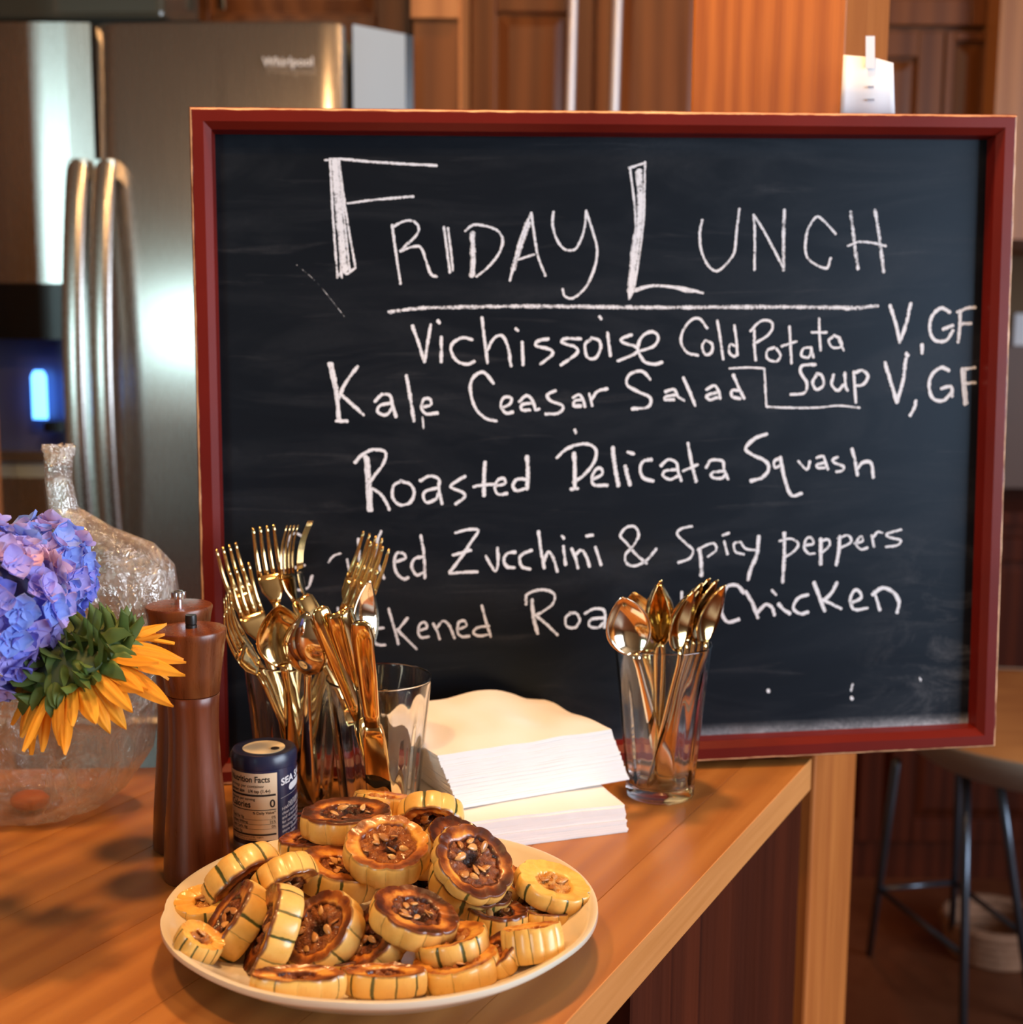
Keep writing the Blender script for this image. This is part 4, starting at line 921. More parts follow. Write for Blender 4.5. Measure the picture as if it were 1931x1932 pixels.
utensil('fork', (452, 1080), gb(G1, .016, -.012), .200, 0.30, 'gold fork just inside the leftmost one, tines lower', FG, extra=-1)
utensil('fork', (577, 983), gb(G1, -.004, .018), .205, 1.35, 'gold fork seen edge-on, the highest of all, in the centre of the glass', FG)
utensil('fork', (545, 1003), gb(G1, .004, .016), .200, 1.0, 'gold fork turned sideways just left of the highest one', FG, extra=1)
utensil('fork', (706, 1010), gb(G1, -.018, .004), .205, -.25, 'gold fork leaning right over the chalk writing', FG)
utensil('fork', (716, 1040), gb(G1, -.018, -.008), .200, -.35, 'gold fork leaning right, just below the other right-leaning one', FG, extra=-1)
utensil('fork', (684, 1100), gb(G1, -.012, -.016), .190, -.15, 'short-looking gold fork, tines behind the white-gleaming spoon', FG, extra=-1)
utensil('fork', (434, 1152), gb(G1, .022, .008), .190, 1.1, 'gold fork lying far over to the left, upper of the two', FG, extra=-1)
utensil('fork', (440, 1186), gb(G1, .022, -.006), .185, 1.0, 'gold fork lying far over to the left, lower of the two', FG, extra=-1)
utensil('spoon', (527, 1170), gb(G1, .004, -.018), .178, .25, 'copper-toned gold spoon low at the front of the fork glass', FG, extra=-1, mat=M_gold)
utensil('spoon', (578, 1215), gb(G1, .012, -.020), .165, 2.7, 'gold spoon showing its back at the front of the fork glass', FG, extra=-1, mat=M_goldlit)
utensil('spoon', (692, 1088), gb(G2, -.006, .014), .196, 1.0, 'gold spoon in the middle glass, white gleam tinted into its metal', KG, mat=M_goldlit)
for (tx_, ty_, dx, dy, tw, lab) in ((556, 1124, .020, -.006, .9, 'gold knife handle leaning furthest left'), (574, 1122, .020, .004, .5, 'second gold knife handle from the left'), (602, 1146, .017, -.012, .3, 'third gold knife handle from the left, bright ridge'),
        (634, 1156, .012, .010, .1, 'gold knife with a round dark handle end'), (652, 1150, .006, .014, .8, 'gold knife between the round-ended and the rightmost one'), (681, 1172, .004, -.014, -.2, 'rightmost gold knife handle, nearest the empty side of the glass')):
    utensil('knife', (tx_, ty_), gb(G2, dx, dy), .200, tw, lab, KG, flip=True, extra=-1)
utensil('spoon', (1178, 1150), gb(G3, .006, -.012), .180, .15, 'gold spoon at the front left, bowl facing the viewer, pale reflection tinted in', SG, extra=-1, mat=M_goldlit)
utensil('spoon', (1198, 1122), gb(G3, .010, .004), .190, -.2, 'gold spoon bowl peeking behind the front left one', SG)
utensil('spoon', (1242, 1094), gb(G3, .004, -.004), .193, 1.15, 'tall gold spoon turned sideways in the middle', SG)
utensil('spoon', (1250, 1100), gb(G3, -.006, .004), .193, -1.2, 'gold spoon back to back with the tall middle one', SG)
for i, (tx_, ty_, tw, dy) in enumerate(((1305, 1108, 1.15, -.016), (1320, 1094, 1.18, -.009), (1335, 1085, 1.2, -.002), (1350, 1088, 1.2, .005), (1364, 1098, 1.15, .012))):
    utensil('spoon', (tx_, ty_), gb(G3, -.010+i*.004, dy), .195, tw, ['first', 'second', 'third', 'fourth', 'rightmost'][i] + ' of five nested gold spoons leaning right', SG, extra=0)

# ------------------------------------------------------------------ napkins
t = NT('white_napkin'); n1 = t.noise(t.coord(), 40, 4); n2 = t.noise(t.coord(), 600, 2)
t.P(Base_Color=(0.86, 0.83, 0.79), Roughness=0.85, Sheen_Weight=0.2, Specular_IOR_Level=0.2); t.bump(n2, 0.25, 0.0005); M_nap = t.m
def napkins(name, FR, FL, depth, H, nl, label, topf, shear, lab_top):
    """FR/FL bottom front corners (3-d)"""
    u = (FR-FL); Wd = u.length; u.normalize(); vdir = V((-u.y, u.x, 0)).normalized(); u = V((u.x, u.y, 0)).normalized()
    Mx = Matrix((u, vdir, V((0, 0, 1)))).transposed().to_4x4(); Mx.translation = FL
    root = thing(name, None, label, 'napkins', 'stacks of white paper napkins', mat=Mx)
    rnd = random.Random(nl)
    th = H/nl; NU, NV = 26, 14
    def layer(k, b):
        z0 = k*th; ox = shear(k/nl) + rnd.uniform(-.0006, .0006); oy = rnd.uniform(-.0004, .0004); sh = rnd.uniform(-.0004, .0004)
        g = {}
        base = len(b.v)
        for s, zz in ((0, z0+.00004), (1, z0+th-.00004)):
            for i in range(NU+1):
                for j in range(NV+1):
                    uu = i/NU; vv = j/NV
                    xx = ox+uu*Wd+(0.0006*noise.noise(V((k*3.1, vv*6, uu))) if i in (0, NU) else 0)
                    yy = oy+vv*depth+sh*uu+(0.0005*noise.noise(V((k*2.3, uu*9, 1))) if j in (0, NV) else 0)
                    rz = topf(uu, vv)*(zz/H)
                    b.v.append(V((xx, yy, zz+rz)))
        W = NV+1; n = (NU+1)*W
        for i in range(NU):
            for j in range(NV):
                a = base+i*W+j; b.f.append((a, a+1, a+W+1, a+W)); a += n; b.f.append((a, a+W, a+W+1, a+1))
        for i in range(NU):
            a = base+i*W; b.f.append((a, a+W, a+W+n, a+n)); a += NV; b.f.append((a, a+n, a+W+n, a+W))
        for j in range(NV):
            a = base+j; b.f.append((a, a+n, a+n+1, a+1)); a += NU*W; b.f.append((a, a+1, a+n+1, a+n))
        b.m = [0]*len(b.f)
    b = MB()
    for k in range(nl-1): layer(k, b)
    o = b.build('napkin_layers', M_nap, root); o['kind'] = 'stuff'
    b = MB(); layer(nl-1, b); o = b.build('top_napkin', M_nap, root, True, 40)
LFR = at_z(1181, 1569, TZ+.0004); dirn = (at_z(960, 1598, TZ)-LFR).normalized()
LFL = LFR+dirn*0.165
napkins('napkin_stack', LFR, LFL, .150, .0235, 13, 'lower flat stack of white paper napkins on the table, right of the squash', lambda u, v: .0016*sin(u*3)+.0010*noise.noise(V((u*4, v*3, 5))), lambda q: .004*(1-q)-.002, None)
UFR = at_z(1188, 1471, TZ+.0255); dirn2 = (at_z(880, 1524, TZ+.0255)-UFR); dirn2.z = 0; dirn2.normalize()
UFL = UFR+dirn2*0.160
def bulge(u, v):
    return (.010*sin(pi*min(1, max(0, (u-.12)/.75)))*v*(0.6+0.5*v) + .004*noise.noise(V((u*5, v*2.5, 2)))*(.4+v) - .0045*max(0, u-.8)*5*v)
napkins('napkin_stack', UFR, UFL, .120, .0475, 27, 'upper taller stack of white paper napkins with a rumpled top', bulge, lambda q: -.020*q, None)

# ------------------------------------------------------------------ flowers
def petal_mesh(name, L, Wd, tipsharp=1.0, cup=.15, curl=.2, nu=8, nv=4, base=.25, wave=0.0, ridge=0.0):
    vs, fs = [], []
    for i in range(nu+1):
        q = i/nu; wq = Wd*(base+(1-base)*sin(pi*min(1, q*.72+.12))**1.0)*(1-q**(2.2*tipsharp))**.75 if q < 1 else Wd*.02
        for j in range(nv+1):
            s = -1+2*j/nv; y = q*L
            vs.append((s*wq, y, cup*Wd*s*s+curl*L*q*q+wave*Wd*sin(q*7+s*2)+ridge*Wd*cos(s*3*pi)*sin(pi*q)))
    for i in range(nu):
        for j in range(nv):
            a = i*(nv+1)+j; fs.append((a, a+1, a+nv+2, a+nv+1))
    return vs, fs
def petalmat(name, c1, c2, sss=.15, tr=.25, stretch=(300, 8, 8)):
    t = NT(name); co = t.coord(); n1 = t.noise(t.mapping(co, stretch), 1.0, 3); ri = t.rnd()
    c = t.mix(t.math('ADD', t.math('MULTIPLY', n1, 0.6), t.math('MULTIPLY', ri, 0.45)), c1, c2)
    t.P(Base_Color=c, Roughness=.55, Specular_IOR_Level=.3)
    tl = t.node('ShaderNodeBsdfTranslucent'); t.set(tl, 0, c); mx = t.node('ShaderNodeMixShader'); t.set(mx, 0, tr)
    t.t.links.new(t.b.outputs[0], mx.inputs[1]); t.t.links.new(tl.outputs[0], mx.inputs[2]); t.t.links.new(mx.outputs[0], t.out.inputs[0]); t.bump(n1, .25, .0006)
    return t.m
M_sun = petalmat('sunflower_petal', (0.84, 0.27, 0.014), (0.88, 0.44, 0.035))
M_brac = petalmat('sunflower_bract', (0.045, 0.085, 0.016), (0.14, 0.21, 0.05), tr=.12)
M_calyx = simple('calyx_green', (0.05, 0.075, 0.018), .6)
M_stem = simple('green_stem', (0.14, 0.17, 0.05), .6)
M_disc = simple('sunflower_disc', (0.06, 0.03, 0.01), .8)
HYD = [petalmat('hydrangea_blue', (0.20, 0.33, 0.90), (0.33, 0.45, 0.95)), petalmat('hydrangea_violet', (0.36, 0.33, 0.84), (0.50, 0.45, 0.90)), petalmat('hydrangea_lilac', (0.52, 0.38, 0.74), (0.62, 0.50, 0.82)), petalmat('hydrangea_pink', (0.74, 0.46, 0.66), (0.80, 0.56, 0.74)), petalmat('hydrangea_deep', (0.14, 0.16, 0.66), (0.24, 0.28, 0.82))]
# floret meshes: four petals and a tiny bead
FLO = []
for vnt in range(3):
    rnd = random.Random(vnt+3); b = MB()
    for k in range(4):
        pv, pf = petal_mesh('p', .0108*rnd.uniform(.9, 1.1), .0066*rnd.uniform(.9, 1.1), 1.6, .35, rnd.uniform(-.05, .22), 6, 4, .30, .05)
        b.add(pv, pf, 0, Matrix.Rotation(k*pi/2+rnd.uniform(-.12, .12), 4, 'Z') @ Matrix.Rotation(rnd.uniform(.05, .35), 4, 'X') @ Matrix.Translation((0, .0006, 0)))
    b.lathe([(.0001, .0014), (.0009, .001), (.0010, 0), (.0001, -.0008)], 8)
    FLO.append((b.v, b.f))
FLM = []
for (v_, f_) in FLO:
    row = []
    for m_ in HYD:
        me = mk('floret', (v_, f_)); me.materials.append(m_); row.append(me)
    FLM.append(row)
def hydrangea(c, R_, nf, pick, label, seed, squash=(1, 1, 1)):
    rnd = random.Random(seed); root = thing('hydrangea', c, label, 'flower', 'flowers at the left edge')
    b = MB(); b.lathe([(R_*.66*sin(pi*i/10)+.0001, -R_*.66*cos(pi*i/10)) for i in range(11)], 20); o = b.build('flower_head_core', M_hcore, root, True)
    tocam = (CAM-c).normalized()
    for i in range(nf):
        z = 1-2*(i+.5)/nf; ph = i*2.39996; rr = sqrt(1-z*z); d = V((rr*cos(ph), rr*sin(ph), z))
        d = (d+V([rnd.uniform(-.12, .12) for _ in range(3)])).normalized()
        if d.dot(tocam) < -.35: continue
        p = V((d.x*squash[0], d.y*squash[1], d.z*squash[2]))*R_*rnd.uniform(.86, 1.03)
        me = FLM[rnd.randrange(3)][pick(c+p, rnd)]
        o = bpy.data.objects.new('floret', me); C.objects.link(o); o.parent = root; o.location = p
        q = (d+V([rnd.uniform(-.35, .35) for _ in range(3)])).normalized().to_track_quat('Z', 'Y') @ Matrix.Rotation(rnd.uniform(0, 2*pi), 3, 'Z').to_quaternion()
        o.rotation_mode = 'QUATERNION'; o.rotation_quaternion = q; s = rnd.uniform(.85, 1.15); o.scale = (s, s, s)
    return root
M_hcore = simple('hydrangea_core', (0.05, 0.06, 0.14), .8)
hc = at_c(-28, 1150, .86); hc2 = at_c(78, 1078, .925)
h1 = hydrangea(hc, .049, 190, lambda p, r: r.choice([1, 1, 1, 2, 2, 4, 0, 3] if p.z > hc.z else [1, 1, 0, 4, 1, 4, 2]), 'violet hydrangea head cut by the left edge of the photo', 5, (1, 1, 1.12))
h2 = hydrangea(hc2, .034, 120, lambda p, r: r.choice([0, 0, 0, 1, 4, 1] if p.z < hc2.z+.012 else [1, 2, 2, 1, 0]), 'bright blue hydrangea head behind and right of the violet one', 6)

# sunflower seen from behind, facing down to the right
sc_ = at_c(142, 1240, .872)
fdir = (RIGHT*.40 - UP*.84 + AF*.38).normalized()
sa_ = (RIGHT - fdir*RIGHT.dot(fdir)).normalized(); sb_ = fdir.cross(sa_)
Sm = Matrix((sa_, sb_, fdir)).transposed().to_4x4(); Sm.translation = sc_
sun = thing('sunflower', None, 'drooping sunflower seen from behind, orange petals fanning towards the mills', 'flower', 'flowers at the left edge', mat=Sm)
MB().lathe([(.004, -.016), (.010, -.013), (.022, -.010), (.031, -.003), (.033, .003), (.030, .007), (.0001, .009)], 40).build('calyx', M_calyx, sun, True)
MB().lathe([(.0001, .0145), (.018, .013), (.027, .009), (.0275, .0065), (.0001, .0065)], 40).build('seed_disc', M_disc, sun, True)
PET = []
for k in range(4):
    me = mk('petal', petal_mesh('petal', .041*(.88+.10*k), .0070, 1.9, .35, (-.06, .10, .18, .02)[k], 14, 12, .35, .05, .09)); me.materials.append(M_sun); PET.append(me)
rnd = random.Random(11)
for k in range(44):
    a = 2*pi*k/44+rnd.uniform(-.06, .06); row = k % 2
    beta = rnd.uniform(.40, .85)+.15*row
    d = V((cos(a)*cos(beta), sin(a)*cos(beta), sin(beta))); nz = V((-cos(a)*sin(beta), -sin(a)*sin(beta), cos(beta)))
    tw = rnd.uniform(-.3, .3); xx = d.cross(nz); nz = nz*cos(tw)+xx*sin(tw); xx = d.cross(nz)
    Mx = Matrix((xx, d, nz)).transposed().to_4x4(); Mx.translation = V((cos(a)*.029, sin(a)*.029, .003+.002*row))
    o = bpy.data.objects.new('petal', rnd.choice(PET)); C.objects.link(o); o.parent = sun; o.matrix_local = Mx @ Matrix.Scale(rnd.uniform(.85, 1.1), 4)
BRA = []
for k in range(3):
    me = mk('bract', petal_mesh('bract', .0125+.0025*k, .0082-.0010*k, .42, 1.1, (-.9, .55, -.45)[k], 12, 6, .8, .10)); me.materials.append(M_brac); BRA.append(me)
for ring, (r0, z0, n_, b0) in enumerate(((.031, .002, 26, -.05), (.029, -.003, 22, -.30), (.023, -.008, 18, -.45), (.015, -.0125, 13, -.6), (.008, -.015, 7, -.7))):
    for k in range(n_):
        a = 2*pi*(k+.5*ring)/n_+rnd.uniform(-.1, .1); beta = b0+rnd.uniform(-.3, .25)+.25
        d = V((cos(a)*cos(beta), sin(a)*cos(beta), sin(beta))); nz = V((-cos(a)*sin(beta), -sin(a)*sin(beta), cos(beta)))
        tw = rnd.uniform(-.35, .35); xx = d.cross(nz); nz = nz*cos(tw)+xx*sin(tw); xx = d.cross(nz)
        Mx = Matrix((xx, d, nz)).transposed().to_4x4(); Mx.translation = V((cos(a)*r0, sin(a)*r0, z0))
        o = bpy.data.objects.new('bract', rnd.choice(BRA)); C.objects.link(o); o.parent = sun; o.matrix_local = Mx @ Matrix.Scale(rnd.uniform(.85, 1.15), 4)
vase_c = V((-0.44, 0.93, TZ))
def stem_to(root, p0, mid, p1, r_):
    inv = root.matrix_world.inverted() if root.rotation_euler != (0, 0, 0) else Matrix.Translation(-root.location)
    pts = []
    for i in range(15):
        q = i/14; pts.append(p0*(1-q)**2+mid*2*q*(1-q)+p1*q*q)
    MB().tube([inv @ p for p in pts], r_, 10).build('stem', M_stem, root, True)
bpy.context.view_layer.update()
stem_to(sun, sc_-fdir*.012, sc_-fdir*.06+V((-.07, .01, .01)), vase_c+V((.01, .0, .05)), .0042)
stem_to(h1, hc+V((0, 0, -.01)), hc+V((-.06, .03, -.02)), vase_c+V((-.01, .005, .04)), .003)
stem_to(h2, hc2+V((0, 0, -.01)), hc2+V((-.09, .03, -.02)), vase_c+V((.0, .012, .04)), .003)
for px, py, zc, rot in ((30, 1027, .885, 0.0), (77, 1076, .862, .6)):
    o = link('loose_petal', PET[1] if py < 1050 else PET[0], None); c0 = at_c(px, py+12, zc)
    o.matrix_world = Matrix.Translation(c0) @ Matrix((RIGHT, UP, -AF)).transposed().to_4x4() @ Matrix.Rotation(-.1, 4, 'Z') @ Matrix.Scale(.28 if py < 1050 else .12, 4)
    tag(o, 'small orange petal poking up from the %s' % ('top of the hydrangea' if py < 1050 else 'middle of the hydrangea, a tiny tip'), 'petal')
# vase that holds the stems, beyond the left edge
vz = MB().lathe([(.0001, .001), (.034, 0), (.036, .004), (.034, .06), (.038, .10), (.0365, .10), (.0325, .06), (.034, .008), (.0001, .008)], 40).build('flower_vase', simple('vase_glaze', (.35, .33, .30), .3), None, True, 50)
vz.location = vase_c+V((0, 0, .0004)); tag(vz, 'grey vase holding the flower stems beyond the left edge', 'vase')

# ------------------------------------------------------------------ clear plastic bag
t = NT('crinkled_clear_plastic'); co = t.coord()
n1 = t.noise(co, 15, 4, 0.55, 1.0); n2 = t.noise(t.mapping(co, (1, 1, .35)), 75, 4, 0.65, 1.0)
h = t.mix(.4, t.math('ABSOLUTE', t.math('SUBTRACT', n1, .5)), t.math('ABSOLUTE', t.math('SUBTRACT', n2, .5)))
bp = t.node('ShaderNodeBump'); t.set(bp, 'Height', h); t.set(bp, 'Strength', 1.0); t.set(bp, 'Distance', .018)
gl = t.node('ShaderNodeBsdfGlossy'); t.set(gl, 'Roughness', .07); t.set(gl, 'Color', (1, .97, .93, 1)); t.t.links.new(bp.outputs[0], gl.inputs['Normal'])
df = t.node('ShaderNodeBsdfDiffuse'); t.set(df, 'Color', (0.85, 0.80, 0.74, 1)); t.t.links.new(bp.outputs[0], df.inputs['Normal'])
tl = t.node('ShaderNodeBsdfTranslucent'); t.set(tl, 'Color', (0.85, 0.78, 0.68, 1))
tr = t.node('ShaderNodeBsdfTransparent'); t.set(tr, 'Color', (1, .985, .96, 1))
lw = t.node('ShaderNodeLayerWeight'); t.set(lw, 'Blend', .35); t.t.links.new(bp.outputs[0], lw.inputs['Normal'])
m0 = t.node('ShaderNodeMixShader'); t.set(m0, 0, .5); t.t.links.new(df.outputs[0], m0.inputs[1]); t.t.links.new(tl.outputs[0], m0.inputs[2])
m1 = t.node('ShaderNodeMixShader'); t.t.links.new(t.ramp(t.math('ABSOLUTE', t.math('SUBTRACT', n1, .5)), [(.0, .46), (.08, .13)]), m1.inputs[0]); t.t.links.new(tr.outputs[0], m1.inputs[1]); t.t.links.new(m0.outputs[0], m1.inputs[2])
m2 = t.node('ShaderNodeMixShader'); t.t.links.new(t.ramp(lw.outputs[1], [(.0, .12), (.9, .60)]), m2.inputs[0]); t.t.links.new(m1.outputs[0], m2.inputs[1]); t.t.links.new(gl.outputs[0], m2.inputs[2])
t.t.links.new(m2.outputs[0], t.out.inputs[0]); M_bag = t.m
lev = [(845, 88, 135, .012), (870, 84, 137, .014), (910, 86, 136, .016), (960, 92, 147, .020), (1000, 98, 215, .030), (1030, 100, 290, .045), (1070, 90, 330, .055), (1120, 60, 343, .060), (1180, 20, 336, .066), (1250, -40, 316, .072), (1330, -80, 302, .076), (1410, -110, 290, .078), (1480, -120, 250, .074), (1530, -100, 180, .066), (1560, -70, 120, .050)]
pts2 = []
BZ = 1.075
for i in range(len(lev)-1):
    for k in range(6):
        q = k/6; q = q*q*(3-2*q); pts2.append(tuple(lev[i][m]+(lev[i+1][m]-lev[i][m])*q for m in range(4)))
pts2.append(lev[-1])
vs, fs = [], []; n = 72
for li, (py, xl, xr, dr) in enumerate(pts2):
    cpt = at_y((xl+xr)/2, py, 1.085); hw = (xr-xl)/2/F*BZ
    for i in range(n):
        a = 2*pi*i/n; d = V((cos(a), sin(a), 0))
        p = cpt+V((hw*cos(a), dr*.62*sin(a), 0))
        fold = noise.noise(V((cos(a)*1.7, sin(a)*1.7, p.z*16)))*.5+noise.noise(V((cos(a)*4, sin(a)*4, p.z*26)))*.28 + abs(noise.noise(V((a*2.5, p.z*9, 3))))*.3
        amp = min(.020, hw*.25)*(.35+.65*abs(sin(a)))
        p += d*fold*amp+V((0, 0, noise.noise(V((cos(a)*3, sin(a)*3, p.z*22)))*.004))
        p.z = max(p.z, TZ+.002+.002*noise.noise(p*40)); vs.append(p-V((-.34, 1.085, TZ)))
for j in range(len(pts2)-1):
    for i in range(n): fs.append((j*n+i, (j+1)*n+i, (j+1)*n+(i+1) % n, j*n+(i+1) % n))
L_ = len(pts2)-1; fs.append(tuple(L_*n+i for i in range(n)))
bag = thing('plastic_bag', (-.34, 1.085, TZ), 'crumpled clear plastic bag with a twisted neck standing behind the flowers', 'bag')
mesh('film', vs, fs, M_bag, bag, True)
# frayed top of the neck
top = at_y(112, 850, 1.085); b = MB(); rnd = random.Random(4)
for k in range(7):
    a = 2*pi*k/7; pp = []
    for i in range(7):
        q = i/6; pp.append(top-V((-.34, 1.085, TZ))+V((cos(a)*(.007+.004*q)+rnd.uniform(-.001, .001), sin(a)*.006, -.012+q*.017+rnd.uniform(-.001, .001))))
    b.tube(pp, [(.0042, .0003)]*7, 6)
b.build('frayed_neck', M_bag, bag, True)
# red tomato seen inside the bag
t = NT('tomato_skin'); t.P(Base_Color=(0.42, 0.10, 0.035), Roughness=.5); 
tc = at_z(42, 1548, TZ); 
tomato = MB().lathe([(.0001, .004), (.010, .001), (.020, .004), (.026, .013), (.026, .022), (.019, .032), (.008, .035), (.0001, .032)], 28).build('red_bundle', t.m, None, True)
tomato.scale = (.62, .5, .42); tomato.location = (tc.x, tc.y+.02, TZ+.003); tag(tomato, 'dull red bundle glimpsed inside the bottom of the plastic bag', 'produce')

# ------------------------------------------------------------------ refrigerator
fyaw = radians(3.5); FD = 2.30
frt = at_y(641, 40, FD)                     # front top right corner
Fm = Matrix.Translation((frt.x, frt.y, 0)) @ Matrix.Rotation(-fyaw, 4, 'Z')     # local x right, y depth
Fi = Fm.inverted(); FH = frt.z; FWd = .91
def fl(px, py, y=FD):                          # local coords on the door plane
    r_ = Fi.to_3x3() @ ray(px, py); o_ = Fi @ CAM; t_ = (0-o_.y)/r_.y; q = o_+r_*t_; return q
fridge = thing('refrigerator', None, 'stainless french-door refrigerator with an ice dispenser at the left', 'refrigerator', mat=Fm)
MB().box((-FWd+.004, .075, .02), (-.012, .66, FH-.006)).build('cabinet_body', M_side, fridge)
qa = Fi @ at_y(666, 46, 2.375); qb = Fi @ at_y(765, 65, 2.455); qc = Fi @ at_y(780, 68, 2.462)
def wedge(name, p, q, mat, dz):
    vs = [(p.x, p.y, .02), (q.x, q.y, .02), (q.x-.01, q.y+.04, .02), (p.x-.01, p.y+.04, .02)]
    vs += [(p.x, p.y, p.z), (q.x, q.y, q.z), (q.x-.01, q.y+.04, q.z), (p.x-.01, p.y+.04, p.z)]
    return mesh(name, vs, [(0,3,2,1),(4,5,6,7),(0,1,5,4),(1,2,6,5),(2,3,7,6),(3,0,4,7)], mat, fridge)
wedge('side_panel', qa, qb, M_side, 0); wedge('rear_edge', qb, qc, M_black, 0)
MB().box((-FWd+.012, .052, .02), (-.006, .076, FH-.012)).build('gasket', M_gap, fridge)
seam = fl(183, 300).x
0 and print('seam', seam, 'FH', FH)
def door(x0, x1, z0, z1, bulge=.006):
    n = 24; vs = []; 
    for i in range(n+1):
        q = i/n; xx = x0+(x1-x0)*q; e_ = min(1, min(q, 1-q)*n/1.5); y = -bulge*sin(pi*q)**.7 + .010*(1-e_)**2
        for zz, yo in ((z0, .006), (z0+.006, 0), (z1-.006, 0), (z1, .006)): vs.append((xx, y+yo, zz))
        vs.append((xx, .052, z1)); vs.append((xx, .052, z0))
    fs = []
    for i in range(n):
        for j in range(6):
            j2 = (j+1) % 6; fs.append((i*6+j, (i+1)*6+j, (i+1)*6+j2, i*6+j2))
    fs.append(tuple(range(6))[::-1]); fs.append(tuple(range(n*6, n*6+6)))
    o = mesh('door', vs, fs, M_steel, fridge, True); o.data.set_sharp_from_angle(angle=radians(45)); return o
zsplit = .72
dR = door(seam+.0035, 0, zsplit, FH)
# the left door has an opening for the dispenser: three pieces of door skin around it
dz0 = fl(60, 900).z; dz1 = fl(60, 535).z; dxr = fl(142, 700).x; dxl = dxr-.235
b = MB(); 
for (x0, x1, z0, z1) in ((-FWd, dxl, dz0, dz1), (dxr, seam-.0035, dz0, dz1), (-FWd, seam-.0035, zsplit, dz0), (-FWd, seam-.0035, dz1, FH)):
    n = 12; 
    for i in range(n):
        q0 = x0+(x1-x0)*i/n; q1 = x0+(x1-x0)*(i+1)/n
        f_ = lambda xx: -.012*max(0, sin(pi*(xx+FWd)/(seam-.0035+FWd)))**.7
        b.add([(q0, f_(q0), z0), (q1, f_(q1), z0), (q1, f_(q1), z1), (q0, f_(q0), z1), (q0, .052, z0), (q1, .052, z0), (q1, .052, z1), (q0, .052, z1)],
              [(0,1,2,3), (7,6,5,4), (0,4,5,1), (3,2,6,7), (0,3,7,4), (1,5,6,2)])
dL = b.build('door', M_steel, fridge)
MB().box((dxl, -.008, fl(60, 640).z), (dxr, .05, dz1)).build('dispenser_display', M_black, fridge)
M_rec = simple('dispenser_recess', (0.07, 0.08, 0.16), .3)  # blue glow of the dispenser lamps is partly put into this colour
M_lampb = NT('dispenser_light'); M_lampb.P(Base_Color=(.1, .3, 1, 1), Emission_Color=(.10, .35, 1.0, 1), Emission_Strength=5.0); M_lampb = M_lampb.m
zr1 = fl(60, 640).z; zr0 = fl(60, 870).z
b = MB(); b.box((dxl, .040, dz0), (dxr, .050, zr1)); b.box((dxl, -.004, dz0), (dxl+.006, .045, zr1)); b.box((dxr-.006, -.004, dz0), (dxr, .045, zr1)); b.build('dispenser_recess', M_rec, fridge)
o = MB().box((dxl, -.010, zr0), (dxr, .045, zr0+.018)).build('drip_tray', M_steel, fridge)
MB().box((dxl, -.004, dz0), (dxr, .040, zr0)).build('dispenser_lower_panel', M_side, fridge)
for px in (66, 122):
    q = fl(px, 745); zt = fl(px, 700).z; zb = fl(px, 792).z; w_ = .014 if px == 66 else .009
    pts = [(q.x, .020, zb), (q.x, .020, zb+.01), (q.x, .020, zt-.01), (q.x, .020, zt)]
    MB().tube(pts, [(w_, .006), (w_, .008), (w_, .008), (w_*.6, .006)], 14, flat=(1, 0, 0)).build('blue_lamp', M_lampb, fridge, True)
MB().box((fl(66, 0).x-.018, .005, fl(66, 815).z), (fl(66, 0).x+.018, .03, fl(66, 795).z)).build('dispenser_paddle', M_black, fridge)
for sgn, px in ((-1, 157), (1, 209)):
    xh = fl(px, 310).x; zt = fl(px, 306).z; zb = .80; pts = []; n = 22
    for i in range(n+1):
        q = i/n; pts.append((xh+sgn*.0, -.022-.055*sin(pi*q)**.8, zt-(zt-zb)*q))
    b = MB().tube(pts, [(.019, .008)]*(n+1), 14, flat=(1, 0, 0)); b.box((xh-.017, -.030, zt-.030), (xh+.017, 0, zt)); b.box((xh-.017, -.030, zb), (xh+.017, 0, zb+.030))
    b.build('door_handle', M_steel, fridge, True, 40)
lg = fl(500, 128); 
text_mesh('brand_lettering', 'Whirlpool', .0205, M_white, fridge, lambda xx, yy: V((lg.x+xx*1.0, -.0135, lg.z+yy)), .0004)
MB().box((-FWd, -.004, .10), (0, .052, zsplit-.008)).build('freezer_drawer', M_steel, fridge)
MB().tube([(-FWd+.1, -.05, .62), (-.1, -.05, .62)], .012, 12).build('drawer_handle', M_steel, fridge, True)

# dark glossy box above the refrigerator
M_gloss = simple('glossy_dark_enamel', (0.055, 0.06, 0.05), .12, Coat_Weight=.6)
q0 = fl(0, 36); q1 = fl(372, 36)
box = thing('cooler_box', None, 'dark glossy box lying on top of the refrigerator, cut by the top edge', 'box', mat=Fm @ Matrix.Translation((0, 0, FH-.002)))
bevel(MB().box((-.90, .03, .004), (q1.x, .26, .012)).build('base_lip', M_black, box), .003)
bevel(MB().box((-.89, .02, .0125), (fl(300, 0).x, .24, .16)).build('shell', M_gloss, box), .012, 3)

